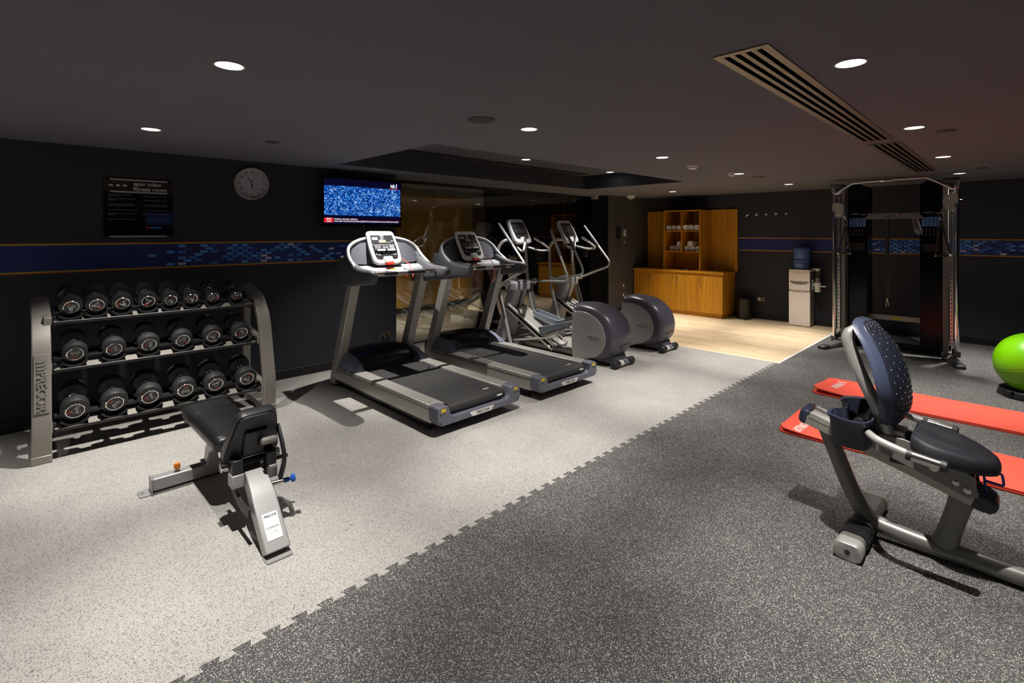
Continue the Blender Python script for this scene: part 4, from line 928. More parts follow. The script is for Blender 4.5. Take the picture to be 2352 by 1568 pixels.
    # side tubes
    for sx in (-1, 1):
        pts = fillet([(sx * 0.29, 1.62, 0.03), (sx * 0.30, 1.83, 0.70), (sx * 0.295, 1.88, 1.00), (sx * 0.28, 1.90, 1.40), (sx * 0.22, 1.84, 1.50), (sx * 0.06, 1.79, 1.50)], [0, 0.15, 0.1, 0.10, 0.08, 0])
        g = G(); g.tube(pts, 0.024, 14); g.done('frame_tube', 'tube_grey', t)
    # console
    upv = Vector((0, 0.20, 0.345)).normalized(); nv = Vector((0, -0.345, 0.20)).normalized()
    M = Matrix((Vector((1, 0, 0)), upv, nv)).transposed().to_4x4(); M.translation = (0.0, 1.745, 1.625)
    out = fillet([(-0.165, -0.20), (0.165, -0.20), (0.17, 0.0), (0.150, 0.20), (-0.150, 0.20), (-0.17, 0.0)], [0.07, 0.07, 0.05, 0.05, 0.05, 0.05], 6, True)
    rg = lambda s, z: [(p.x * s, p.y * s, z) for p in out]
    g = G(); g.loft([rg(0.85, -0.05), rg(0.98, -0.04), rg(1.0, 0.0), rg(0.985, 0.008), rg(0.95, 0.012), rg(0.86, 0.011)]); g.xf(M); co = g.done('console', 'cowl_rim', t, smooth=45)
    so = fillet([(-0.125, -0.13), (-0.05, -0.13), (-0.045, -0.10), (0.045, -0.10), (0.05, -0.13), (0.125, -0.13), (0.138, 0.0), (0.125, 0.145), (-0.125, 0.145), (-0.138, 0.0)], [0.04, 0.02, 0.02, 0.02, 0.02, 0.04, 0, 0.008, 0.008, 0], 4, True)
    g = G(); g.prism([(p.x, p.y) for p in so], 'z', 0.009, 0.0145); g.xf(M); sc = g.done('screen', 'screen_black', co, smooth=0)
    g = G(); z0, z1 = 0.0145, 0.0151
    g.bb(-0.13, 0.13, 0.020, 0.022, z0, z1); g.bb(-0.02, 0.02, 0.132, 0.137, z0, z1)
    for a in ((-0.10, -0.09, 0.0, 0.006), (-0.08, -0.07, -0.004, 0.002), (-0.10, -0.092, -0.018, -0.012), (-0.078, -0.07, -0.02, -0.014), (-0.02, -0.012, 0.0, 0.008), (0.0, 0.012, -0.012, -0.004), (-0.11, -0.06, -0.075, -0.072), (0.06, 0.10, -0.075, -0.072), (0.07, 0.11, 0.09, 0.093), (0.07, 0.11, 0.07, 0.073)): g.bb(a[0], a[1], a[2], a[3], z0, z1)
    g.lathe([(0.025, z0), (0.025, z1), (0.022, z1), (0.022, z0)], (-0.085, 0.085, 0), n=18, ring=True)
    g.xf(M); g.done('key_print', 'print_grey', sc, smooth=0)
    g = G(); g.bb(-0.04, 0.06, 0.045, 0.11, z0, z1); g.xf(M); g.done('display', 'print_dark', sc, smooth=0)
    g = G(); g.bb(-0.12, 0.12, -0.055, -0.040, 0.011, 0.030); g.xf(M); g.done('book_ledge', 'black_gloss_rubber', co, bev=0.005)
    g = G(); g.bb(-0.045, 0.045, -0.19, -0.105, 0.009, 0.022); g.xf(M); g.done('key_tab', 'white_plastic', co, bev=0.01, seg=3)
    # fixed pulse handles
    for sx in (-1, 1):
        pts = fillet([(sx * 0.08, 1.73, 1.41), (sx * 0.19, 1.52, 1.345), (sx * 0.285, 1.385, 1.355), (sx * 0.17, 1.47, 1.465), (sx * 0.095, 1.535, 1.525)], [0, 0.06, 0.07, 0.03, 0])
        g = G(); g.tube(pts, 0.016, 10); hb = g.done('pulse_handle', 'tube_grey', t)
        g = G(); g.cyl((sx * 0.17, 1.47, 1.465), (sx * 0.09, 1.54, 1.53), 0.019, n=14); g.done('handle_grip', 'steel', hb)
    # bottle holder
    g = G(); n = 20
    rr = lambda r, z: [(0.27 + r * math.cos(2 * PI * i / n), 1.60 + r * math.sin(2 * PI * i / n), z) for i in range(n)]
    g.loft([rr(0.030, 1.22), rr(0.042, 1.23), (rr(0.046, 1.34)), rr(0.041, 1.34), rr(0.036, 1.25)]); g.bb(0.18, 0.29, 1.56, 1.64, 1.335, 1.40); g.done('bottle_holder', 'black_gloss', t, smooth=35)
    # swinging arms
    for sx, (be, tp) in ((-1, La), (1, Ra)):
        hub = Vector((sx * 0.335, 1.79, 0.875)); x = sx * 0.385
        B = Vector((x, be[0], be[1])); T = Vector((sx * 0.36, tp[0], tp[1])); H0 = Vector((x, 1.74, 0.88))
        low = Vector((sx * 0.335, 1.70, 0.40))
        pts = fillet([hub + Vector((sx * 0.02, 0, 0)), H0, B, T], [0, 0.03, 0.13, 0])
        g = G(); g.tube(pts, 0.0165, 12); ao = g.done('swing_arm', 'tube_grey', t)
        dirv = (T - B).normalized()
        g = G(); g.tube([T - dirv * 0.42, T - dirv * 0.41, T - dirv * 0.02, T + dirv * 0.005], [0.017, 0.022, 0.021, 0.014], 14); g.done('arm_grip', 'arm_grey', ao)
        g = G(); g.lathe([(0.036, 0), (0.045, 0.008), (0.045, 0.040), (0.034, 0.05)], hub, (sx, 0, 0), 20); g.done('arm_hub', 'tube_grey', ao)
        g = G(); g.tube(catmull([hub, hub + Vector((sx * 0.01, 0.03, -0.12)), low], 6), 0.017, 10); g.done('lower_lever', 'frame_grey', ao)
    # pedals
    for sx, (hl, to) in ((-1, ((0.71, 0.43), (1.20, 0.26))), (1, ((1.06, 0.37), (1.55, 0.43)))):
        H = Vector((0, hl[0], hl[1])); T = Vector((0, to[0], to[1])); d = (T - H); Ln = d.length; d.normalize(); nr = Vector((0, -d.z, d.y))
        M = Matrix((Vector((1, 0, 0)), d, nr)).transposed().to_4x4(); M.translation = (sx * 0.125, hl[0], hl[1])
        W_ = 0.078
        foot = fillet([(-W_, 0), (W_, 0), (W_, Ln - 0.05), (0.05, Ln), (-0.05, Ln), (-W_, Ln - 0.05)], 0.03, 4, True)
        n = len(foot)
        g = G(); ins = [(p.x * 0.86, Ln / 2 + (p.y - Ln / 2) * 0.94) for p in foot]
        rz = lambda y: 0.035 + 0.035 * (y / Ln)
        g.loft([[(p.x, p.y, -0.02) for p in foot], [(p.x * 1.05, p.y, rz(p.y)) for p in foot], [(x, y, rz(y)) for x, y in ins], [(x, y, 0.0) for x, y in ins]]); g.xf(M); pe = g.done('pedal', 'pedal_blue', t, smooth=40, bev=0.003)
        g = G()
        for k in range(7): g.bb(-0.055, 0.055, 0.08 + k * 0.04, 0.095 + k * 0.04, -0.001, 0.004)
        g.xf(M); g.done('pedal_tread', 'black_rubber', pe, smooth=0)
        # pedal arm from the drum to the ramp wheel
        a0 = Vector((sx * 0.125, 0.55, 0.36 if sx < 0 else 0.44)); a1 = Vector((sx * 0.125, hl[0] + 0.02, hl[1] - 0.045)); a2 = Vector((sx * 0.125, to[0] - 0.03, to[1] - 0.05))
        g = G(); g.tube(fillet([a0, a1, a2], 0.08), 0.024, 10, flat=1.3); g.done('pedal_arm', 'tube_grey', t)
        wy = a2.y + 0.03; wz = 0.085 + (wy - 0.98) * 0.523 + 0.075
        g = G(); g.cyl((sx * 0.105, wy, wz), (sx * 0.145, wy, wz), 0.030, n=18); g.done('ramp_wheel', 'black_rubber', t)
        g = G(); g.tube(catmull([(sx * 0.19, 1.66, 0.09), (sx * 0.19, 1.30, 0.16), (sx * 0.19, 0.98, 0.23), (sx * 0.19, 0.86, 0.28), (sx * 0.15, 0.80, 0.36)], 5), 0.014, 10); g.done('link_rod', 'tube_grey', t)
elliptical(5.14, 'grey elliptical trainer with rounded drum nearest to the treadmills', ((1.21, 1.13), (1.80, 1.73)), ((1.12, 0.915), (1.46, 1.65)))
elliptical(6.25, 'grey elliptical trainer with rounded drum beside the wooden floor and phone wall', ((1.11, 1.0), (1.535, 1.693)), ((1.17, 1.10), (1.694, 1.715)))
# ================================================================ recumbent bike
def bike():
    OX, OY = 3.21, 0.30
    t = thing('recumbent_bike', 'grey recumbent exercise bike with navy seat in front of the red mats', 'exercise bike', (OX, OY, 0))
    Y = lambda y: y - OY
    # rear stabiliser
    ov = [(p[0], p[1]) for p in rrect(0.115, 0.080, 0.036, 6, Y(0.585), 0.045)]
    g = G(); g.prism(ov, 'x', -0.27, 0.30); st = g.done('stabilizer_bar', 'frame_grey', t, smooth=40)
    for sx, a, b in ((-1, -0.27, -0.345), (1, 0.30, 0.36)):
        sc = lambda s: [(p[0], p[1]) for p in rrect(0.120 * s, 0.084 * s, 0.036, 6, Y(0.585), 0.045)]
        g = G(); g.loft([[(a, *p) for p in sc(1.0)], [(b * 0.99, *p) for p in sc(1.0)], [(b, *p) for p in sc(0.94)]]); ec = g.done('stabilizer_cap', 'tube_grey', st, smooth=40)
        g = G(); g.cyl((b, Y(0.585), 0.045), (b + sx * 0.002, Y(0.585), 0.045), 0.012, n=16); g.done('cap_screw', 'print_dark', ec)
    g = G(); g.prism([(p[0], p[1]) for p in rrect(0.125, 0.088, 0.036, 6, Y(0.585), 0.046)], 'x', -0.225, -0.15); g.prism([(p[0], p[1]) for p in rrect(0.125, 0.088, 0.036, 6, Y(0.585), 0.046)], 'x', -0.14, -0.09); g.done('stabilizer_collar', 'black_gloss_rubber', st, smooth=40)
    # swept frame tube
    pts = fillet([(0, Y(0.752), 0.505), (0, Y(0.63), 0.19), (0, Y(0.56), 0.075), (0, Y(0.38), 0.058), (0, Y(-0.1), 0.05), (0, Y(-1.05), 0.05)], [0, 0.1, 0.14, 0.12, 0.1, 0])
    g = G(); g.tube(pts, 0.041, 16); g.done('frame_tube', 'frame_grey', t)
    # seat rail post
    g = G(); rs = []
    for k in range(9):
        f = k / 8; c = Vector((0, Y(0.255 - 0.075 * f), 0.075 + 0.29 * f)); a = 0.036 ; b = 0.044 + 0.010 * (abs(f - 0.5) * 2) ** 3
        rs.append([(a * math.cos(2 * PI * i / 18), c.y + b * math.sin(2 * PI * i / 18), c.z + 0.25 * b * math.sin(2 * PI * i / 18)) for i in range(18)])
    g.loft(rs); g.done('rail_post', 'frame_grey', t, smooth=60)
    # sloping seat rail: aluminium extrusion with two slots
    A = Vector((0, Y(0.845), 0.572)); B = Vector((0, Y(0.115), 0.362)); d = (B - A); Ln = d.length; d.normalize(); nr = Vector((0, -d.z, d.y)) * -1
    nr = Vector((1, 0, 0)).cross(d).normalized()
    if nr.z < 0: nr = -nr
    M = Matrix((d.cross(nr), d, nr)).transposed().to_4x4(); M.translation = A
    g = G(); g.bb(-0.072, 0.072, 0, Ln, -0.040, 0.006)
    g.xf(M); rl = g.done('seat_rail', 'silver', t, bev=0.003)
    for x0, x1, m in ((-0.074, -0.054, 'silver_light'), (-0.022, 0.022, 'silver_light'), (0.054, 0.074, 'silver_light')):
        g = G(); g.bb(x0, x1, 0.02, Ln - 0.02, 0.004, 0.036 if abs(x0 + x1) > 0.01 else 0.026); g.xf(M); g.done('rail_lip', m, rl, bev=0.002)
    for x0, x1 in ((-0.054, -0.022), (0.022, 0.054)):
        g = G(); g.bb(x0, x1, 0.02, Ln - 0.02, 0.005, 0.009); g.xf(M); g.done('rail_slot', 'print_dark', rl, smooth=0)
    def endcap(y0, y1, nm, m):
        g = G(); rs = []
        for f, s in ((0, 1.0), (0.5, 0.97), (0.8, 0.80), (0.95, 0.5), (1.0, 0.2)):
            y = y0 + (y1 - y0) * f; rs.append([(x, y, z - 0.004) for x, z in rrect(0.152 * (0.5 + s / 2), 0.086 * s, 0.02 * s, 5)])
        g.loft(rs); g.xf(M); g.done(nm, m, t, smooth=50)
    endcap(0.012, -0.030, 'rail_end_cap', 'navy_plastic'); endcap(Ln - 0.03, Ln + 0.055, 'rail_front_cap', 'navy_plastic')
    # carriage side plates with bolts
    for sx in (-1, 1):
        x = sx * 0.082
        g = G(); g.prism([(Y(0.545), 0.500), (Y(0.500), 0.575), (Y(0.40), 0.575), (Y(0.345), 0.560), (Y(0.138), 0.475), (Y(0.128), 0.385), (Y(0.16), 0.372)], 'x', x - 0.008, x + 0.008); pl = g.done('carriage_plate', 'frame_grey', t, bev=0.002)
        for (y, z, r) in ((0.475, 0.525, 0.014), (0.535, 0.545, 0.013), (0.285, 0.475, 0.019), (0.205, 0.430, 0.013), (0.165, 0.408, 0.014)):
            g = G(); g.lathe([(r, 0), (r, 0.003), (r * 0.62, 0.004), (r * 0.6, 0.010), (r * 0.3, 0.0105)], (x + sx * 0.008, Y(y), z), (sx, 0, 0), 18); g.done('bolt', 'steel', pl)
    g = G(); g.bb(-0.074, 0.074, Y(0.14), Y(0.46), 0.44, 0.52); g.done('seat_carriage', 'black_plastic', t, bev=0.004)
    g = G(); g.bb(-0.06, 0.06, Y(0.40), Y(0.47), 0.50, 0.60); g.done('seat_bracket', 'tube_grey', t, bev=0.006)
    # seat pad
    g = G(); rs = []
    plan = [(0.372, 0.105), (0.360, 0.150), (0.320, 0.185), (0.26, 0.192), (0.19, 0.170), (0.13, 0.140), (0.085, 0.095), (0.057, 0.045)]
    outl = [(-w, Y(y)) for y, w in plan] + [(w, Y(y)) for y, w in plan[::-1]]
    outl = [(p.x, p.y) for p in catmull([(*p, 0) for p in outl], 3, True)]
    cy = Y(0.22)
    def lev(s, zf): return [(x * s, cy + (y - cy) * s, zf(x * s, cy + (y - cy) * s)) for x, y in outl]
    slope = lambda y: 0.565 + 0.17 * (y - Y(0.25))
    top = lambda x, y: slope(y) + 0.022 + 0.030 * max(0, (y - Y(0.25)) / 0.17) ** 2 + 0.02 * (abs(x) / 0.2) ** 2
    g.loft([lev(0.90, lambda x, y: slope(y) - 0.045), lev(0.97, lambda x, y: slope(y) - 0.037), lev(1.0, lambda x, y: slope(y) - 0.02), lev(1.0, lambda x, y: slope(y) - 0.004), lev(0.985, lambda x, y: top(x, y) - 0.020), lev(0.955, lambda x, y: top(x, y) - 0.009), lev(0.91, lambda x, y: top(x, y) - 0.003), lev(0.84, top), lev(0.65, top), lev(0.4, top), lev(0.15, top)])
    se = g.done('seat', 'seat_fabric', t, smooth=60)
    g = G()
    for k in range(6):
        for sx in (-1, 1):
            x = sx * (0.055 + 0.015 * k); pts = [(x * (1 - 0.25 * f), Y(0.355 - 0.015 * k * 0 - 0.16 * f), 0) for f in (0, 0.25, 0.5, 0.75, 1)]
            g.tube([(a, b, top(a, b) - 0.0004) for a, b, _ in pts], 0.0024, 6)
    g.done('seat_rib', 'seat_fabric', se)['kind'] = 'stuff'
    # backrest shell
    rows_ = []
    sec = [(0.470, 0.605, 0.060), (0.465, 0.64, 0.105), (0.462, 0.70, 0.150), (0.462, 0.78, 0.185), (0.472, 0.86, 0.195), (0.495, 0.95, 0.185), (0.535, 1.04, 0.165), (0.570, 1.095, 0.140), (0.580, 1.124, 0.112), (0.577, 1.141, 0.070), (0.570, 1.146, 0.03)]
    sec = catmull(sec, 3)
    g = G(); rs = []
    for p in sec:
        yc, z, w = p; bul = 0.085 * min(1, w / 0.17)
        us = [math.sin(-PI / 2 + PI * i / 12) for i in range(13)]
        fr = [(u * w, Y(yc) - bul * (1 - u * u) + 0.005, z) for u in us]
        bk = [(u * w, Y(yc) + 0.030 - bul * 0.62 * (1 - u * u), z + 0.006) for u in us[::-1]]
        rs.append(fr[:1] + [(x, y, z_) for x, y, z_ in fr[1:-1]] + fr[-1:] + bk)
    g.loft(rs); bk_ = g.done('backrest', 'navy_light', t, smooth=60)
    # perforated front panel; raised white dots paint the light seen through its holes
    g = G(); rs = []
    n_ = len(sec)
    for p in sec[4:-3]:
        yc, z, w = p; bul = 0.085 * min(1, w / 0.17)
        us = [-0.80 + 1.60 * i / 14 for i in range(15)]
        a = [(u * w, Y(yc) - bul * (1 - u * u) + 0.005 - 0.004, z) for u in us]; b = [(u * w, Y(yc) - bul * (1 - u * u) + 0.009, z) for u in us[::-1]]
        rs.append(a + b)
    g.loft(rs); pn = g.done('mesh_panel', 'seat_mesh', bk_, smooth=60)
    g = G(); random.seed(2); g2 = G()
    for i, p in enumerate(sec[6:-5]):
        yc, z, w = p; bul = 0.085 * min(1, w / 0.17)
        for k in range(11):
            u = -0.70 + 1.40 * k / 10
            c = (u * w, Y(yc) - bul * (1 - u * u) + 0.0005, z); nrm = Vector((-2 * u * bul / w * -1, -1, 0.25)).normalized() if False else Vector((2 * u * bul / w, -1, 0.2)).normalized()
            if (i + k) % 2 == 0: g.cyl(Vector(c) + nrm * 0.0002, Vector(c) + nrm * 0.0014, 0.0023, n=6)
            q = sec[6 + i + 1]; b2 = 0.085 * min(1, q.z / 0.17); e = Vector((u * q.z, Y(q.x) - b2 * (1 - u * u) + 0.0005, q.y)); c = Vector(c)
            g2.tube([c.lerp(e, 0.22), c.lerp(e, 0.78)], 0.0022, 5)
    g.done('hole_light_dot', 'print_white', pn, smooth=0); g2.done('vent_slot', 'print_dark', pn, smooth=0)
    bpy.data.objects[pn.children[0].name]['kind'] = 'stuff'; pn.children[1]['kind'] = 'stuff'
    # back support tube, hinge and springs
    pts = fillet([(-0.04, Y(0.445), 0.50), (-0.06, Y(0.485), 0.64), (-0.09, Y(0.582), 0.87), (-0.085, Y(0.642), 1.05), (-0.06, Y(0.61), 1.10)], [0, 0.06, 0.1, 0.05, 0])
    g = G(); g.tube(pts, [0.030] * (len(pts) - 1) + [0.018], 16); g.done('back_tube', 'tube_grey', t)
    g = G(); g.lathe([(0.038, -0.05), (0.045, -0.045), (0.045, 0.045), (0.038, 0.05)], (0, Y(0.585), 0.575), (1, 0, 0), 24); g.done('hinge', 'black_plastic', t)
    g = G(); g.prism([(Y(0.62), 0.56), (Y(0.45), 0.44), (Y(0.40), 0.44), (Y(0.44), 0.54), (Y(0.52), 0.66), (Y(0.56), 0.66)], 'x', -0.045, 0.045); g.done('hinge_bracket', 'frame_grey', t, bev=0.006)
    g = G()
    for k in range(5): g.tube([(0.0, Y(0.475), 0.655 + k * 0.014), (-0.03, Y(0.455), 0.66 + k * 0.014), (0.0, Y(0.435), 0.665 + k * 0.014), (0.03, Y(0.455), 0.66 + k * 0.014)], 0.004, 6, closed=True)
    g.done('adjuster_spring', 'black_gloss_rubber', t)
    # storage tray behind the seat
    ol = fillet([(-0.235, Y(0.565)), (-0.245, Y(0.66)), (-0.19, Y(0.745)), (-0.09, Y(0.745)), (-0.05, Y(0.69)), (0.05, Y(0.69)), (0.09, Y(0.745)), (0.19, Y(0.745)), (0.245, Y(0.66)), (0.235, Y(0.565)), (0.12, Y(0.545)), (0.0, Y(0.60)), (-0.12, Y(0.545))], 0.04, 4, True)
    ol = [p + Vector((0, -0.035)) for p in ol]; cc = Vector((0, Y(0.610)))
    def tz(p): return 0.632 + 0.035 * max(0, (p.y - Y(0.66)) / 0.09) * 0 - 0.02 * (p.y > Y(0.7))
    rg = lambda s, z: [((cc + (p - cc) * s).x, (cc + (p - cc) * s).y, z) for p in ol]
    g = G(); g.loft([rg(0.82, 0.500), rg(0.88, 0.512), rg(0.94, 0.626), rg(1.03, 0.650), rg(1.03, 0.656), rg(0.91, 0.652), rg(0.84, 0.54), rg(0.78, 0.53)]); g.done('storage_tray', 'navy_plastic', t, smooth=40)
    # side handles
    for sx in (-1, 1):
        pts = fillet([(sx * 0.07, Y(0.535), 0.555), (sx * 0.20, Y(0.53), 0.605), (sx * 0.28, Y(0.48), 0.605), (sx * 0.285, Y(0.36), 0.575), (sx * 0.285, Y(0.23), 0.560)], [0, 0.05, 0.07, 0.08, 0])
        g = G(); g.tube(pts, 0.0185, 14); hb = g.done('side_handle', 'tube_grey', t)
        g = G(); g.cyl((sx * 0.285, Y(0.355), 0.574), (sx * 0.285, Y(0.235), 0.561), 0.0235, n=20); g.done('pulse_sleeve', 'steel', hb)
        g = G(); g.cyl((sx * 0.285, Y(0.365), 0.575), (sx * 0.285, Y(0.345), 0.573), 0.0255, n=20); g.lathe([(0.0255, 0), (0.0255, 0.022), (0.020, 0.026)], (sx * 0.285, Y(0.245), 0.562), (0, -1, -0.1), 20); g.done('grip_collar', 'black_rubber', hb)
    # blue adjuster wire under the seat front
    g = G(); pts = fillet([(-0.02, Y(0.17), 0.392), (-0.02, Y(0.105), 0.395), (-0.02, Y(0.115), 0.505), (-0.02, Y(0.052), 0.500), (-0.02, Y(0.045), 0.445), (-0.02, Y(0.108), 0.450)], 0.014)
    g.tube(pts, 0.0055, 10); g.done('adjuster_handle', 'blue_knob', t)
    # pedal unit and mast further along the frame
    g = G(); rs = []
    for y, z0, z1, w in ((-0.40, 0.12, 0.30, 0.05), (-0.46, 0.08, 0.44, 0.085), (-0.62, 0.06, 0.58, 0.10), (-0.85, 0.06, 0.62, 0.10), (-1.05, 0.07, 0.50, 0.085), (-1.13, 0.12, 0.30, 0.05)):
        rs.append([(x, Y(y), z) for x, z in rrect(2 * w, z1 - z0, 0.05, 5, 0, (z0 + z1) / 2)])
    g.loft(rs); g.done('drive_housing', 'drum_dark', t, smooth=50)
    g = G(); g.tube(fillet([(0, Y(-0.85), 0.55), (0, Y(-0.80), 0.95), (0, Y(-0.70), 1.15)], 0.2), 0.035, 14); g.done('mast', 'frame_grey', t)
    g = G(); g.box((0, Y(-0.69), 1.20), (0.32, 0.05, 0.36), Matrix.Rotation(R(-25), 3, 'X')); g.done('console', 'cowl_rim', t, bev=0.03, seg=4)
    for sx in (-1, 1):
        g = G(); g.tube([(sx * 0.11, Y(-0.62), 0.32), (sx * 0.13, Y(-0.62), 0.32), (sx * 0.135, Y(-0.62 + sx * 0.13), 0.32 - sx * 0.09)], 0.014, 10); g.box((sx * 0.20, Y(-0.62 + sx * 0.13), 0.32 - sx * 0.09), (0.11, 0.10, 0.03)); g.done('pedal', 'black_plastic', t)
    g = G(); g.prism([(p[0], p[1]) for p in rrect(0.11, 0.075, 0.03, 5, Y(-1.05), 0.0405)], 'x', -0.30, 0.30); g.done('front_stabilizer', 'frame_grey', t)
bike()

# ================================================================ cable machine
def cable():
    OX, OY = 8.30, 1.19
    t = thing('cable_machine', 'dual-tower cable crossover machine with black shrouds against the far wall', 'cable machine', (OX, OY, 0))
    for s, side in ((1, 'left'), (-1, 'right')):
        # foot
        g = G(); a = Vector((0.10, s * 0.555, 0)); e = Vector((-0.44, s * 0.715, 0)); d = (e - a).normalized(); pr = Vector((-d.y, d.x, 0))
        rs = []
        for f, w, h in ((-0.85, 0.035, 0.09), (-0.2, 0.045, 0.09), (0.0, 0.052, 0.095), (0.45, 0.052, 0.075), (0.85, 0.050, 0.050)):
            c = a + (e - a) * f
            rs.append([tuple(c - pr * w + Vector((0, 0, 0.012))), tuple(c - pr * w + Vector((0, 0, h * 0.75))), tuple(c - pr * w * 0.6 + Vector((0, 0, h))), tuple(c + pr * w * 0.6 + Vector((0, 0, h))), tuple(c + pr * w + Vector((0, 0, h * 0.75))), tuple(c + pr * w + Vector((0, 0, 0.012)))])
        g.loft(rs); ft = g.done('foot', 'frame_grey', t, smooth=40)
        g = G(); rs = []
        for f, w, h in ((0.80, 0.054, 0.056), (0.96, 0.054, 0.050), (1.02, 0.046, 0.040), (1.04, 0.03, 0.03)):
            c = a + (e - a) * f; rs.append([tuple(c - pr * w), tuple(c - pr * w + Vector((0, 0, h * 0.8))), tuple(c - pr * w * 0.6 + Vector((0, 0, h))), tuple(c + pr * w * 0.6 + Vector((0, 0, h))), tuple(c + pr * w + Vector((0, 0, h * 0.8))), tuple(c + pr * w)])
        g.loft(rs); g.done('foot_cap', 'black_rubber', ft, smooth=40)
        # columns
        g = G(); g.bb(-0.02, 0.05, s * 0.520, s * 0.572, 0.05, 2.22); g.done('column', 'frame_grey', t, bev=0.006)
        g = G(); g.cyl((-0.02, s * 0.655, 0.10), (-0.02, s * 0.655, 2.20), 0.024, n=20); g.done('guide_tube', 'chrome', t)
        g = G(); g.bb(-0.015, 0.015, s * 0.588, s * 0.620, 0.22, 2.12); ps = g.done('hole_strip', 'steel', t, bev=0.002)
        g = G()
        for k in range(36): g.cyl((-0.017, s * 0.604, 0.26 + k * 0.051), (-0.012, s * 0.604, 0.26 + k * 0.051), 0.008, n=10)
        g.done('pin_holes', 'print_dark', ps)['kind'] = 'stuff'
        g = G(); g.bb(-0.05, 0.02, s * 0.63, s * 0.69, 0.06, 0.13); g.cyl((-0.052, s * 0.662, 0.095), (-0.048, s * 0.662, 0.095), 0.014); g.done('tube_socket', 'frame_grey', t, bev=0.005)
        # lower pulleys
        for k in (0, 1):
            g = G(); g.lathe([(0.03, -0.010), (0.038, -0.008), (0.032, 0.0), (0.038, 0.008), (0.03, 0.010)], (-0.02, s * (0.590 + 0.028 * k), 0.155 - 0.03 * k), (0, 1, 0), 22); g.done('pulley', 'black_gloss', t)
        # shroud with weight stack inside
        o = fillet([(s * 0.285, 0.09), (s * 0.515, 0.09), (s * 0.515, 2.285), (s * 0.285, 2.285)], [0.01, 0.01, 0.12 if s > 0 else 0.06, 0.13], 8, True)
        for nm, x0, x1 in (('shroud', 0.09, 0.098), ('rear_shroud', 0.42, 0.43)):
            g = G(); g.prism([(p.x, p.y) for p in o], 'x', x0, x1); so = g.done(nm, 'smoked', t, smooth=40)
            if nm == 'shroud': sh = so
        g = G(); g.bb(0.098, 0.42, s * 0.285, s * 0.292, 0.09, 2.10); g.bb(0.098, 0.42, s * 0.508, s * 0.515, 0.09, 2.10); g.done('side_shroud', 'smoked', t, smooth=0)
        for k in range(14):
            g = G() if k == 0 else g
            g.bb(0.19, 0.33, s * 0.315, s * 0.485, 0.14 + k * 0.045, 0.14 + k * 0.045 + 0.041)
        g.done('weight_stack', 'black_rubber', t, smooth=0, bev=0.002, seg=1)
        for k in (-1, 1):
            g = G(); g.cyl((0.26, s * 0.40 + k * 0.06, 0.10), (0.26, s * 0.40 + k * 0.06, 2.15), 0.011, n=12); g.done('guide_rod', 'chrome', t)
        # stickers on the shroud
        g = G(); y0 = s * 0.40
        g.text('/// PRECOR', 0.034, (0.0885, y0 + 0.035, 1.865), NY, TZ, 0.0004, fit=0.105, bold=0.0005, shear=0.15); g.bb(0.0878, 0.0888, y0 - 0.098, y0 - 0.040, 1.853, 1.863)
        for k in range(5):
            for j in range(2): g.bb(0.0878, 0.0888, y0 + 0.085 - k * 0.036, y0 + 0.089 - k * 0.036, 1.62 - j * 0.055, 1.66 - j * 0.055)
        g.done('shroud_print', 'print_grey', sh, smooth=0)['kind'] = 'stuff'
        for k in range(5):
            g = G(); g.bb(0.0872, 0.0888, y0 + 0.098 - k * 0.040, y0 + 0.064 - k * 0.040, 1.685, 1.81); g.done('exercise_picture', 'photo_blue', sh, smooth=0)
        g = G(); g.bb(0.0874, 0.0888, y0 - 0.085, y0 + 0.085, 1.36, 1.46); g.done('notice_panel', 'sign_brown', sh, smooth=0)
        # pulley carriage
        zc = 1.925 if s > 0 else 1.985
        o = fillet([(s * 0.665, zc + 0.10), (s * 0.62, zc + 0.10), (s * 0.535, zc + 0.09), (s * 0.520, zc), (s * 0.545, zc - 0.09), (s * 0.60, zc - 0.115), (s * 0.635, zc - 0.08), (s * 0.635, zc - 0.02), (s * 0.670, zc - 0.01)], [0.004, 0.03, 0.06, 0.06, 0.06, 0.05, 0.03, 0.004, 0.004], 5, True)
        g = G(); g.prism([(p.x, p.y) for p in o], 'x', -0.080, -0.070); g.prism([(p.x, p.y) for p in o], 'x', -0.045, -0.035); ca = g.done('pulley_plate', 'tube_grey', t, smooth=40)
        for dz in (0.05, -0.06):
            g = G(); g.ball((-0.082, s * 0.588, zc + dz), 0.012, 12, 8, (0.6, 1, 1)); g.done('plate_bolt', 'chrome', ca)
        g = G(); g.lathe([(0.03, -0.010), (0.055, -0.008), (0.048, 0.0), (0.055, 0.008), (0.03, 0.010)], (-0.057, s * 0.585, zc - 0.02), (1, 0, 0), 24); g.done('pulley', 'black_gloss', t)
        g = G(); g.bb(-0.06, -0.02, s * 0.672, s * 0.715, zc - 0.02, zc + 0.03); g.done('pop_pin', 'black_gloss_rubber', ca, bev=0.008)
        # carabiner
        y = s * 0.508; z = zc - 0.165
        g = G(); g.tube(catmull([(-0.07, y - 0.012, z + 0.03), (-0.07, y + 0.012, z + 0.03), (-0.07, y + 0.022, z - 0.03), (-0.07, y, z - 0.052), (-0.07, y - 0.022, z - 0.03)], 4, True), 0.0045, 8, closed=True); g.cyl((-0.07, y, z + 0.03), (-0.07, y + s * 0.02, z + 0.085), 0.010, n=12); g.done('carabiner', 'chrome', ca)
        # stirrup handle
        zz = 1.315; ya, yb = y - 0.08, y + 0.08
        g = G(); hy0, hy1 = s * 0.455, s * 0.595
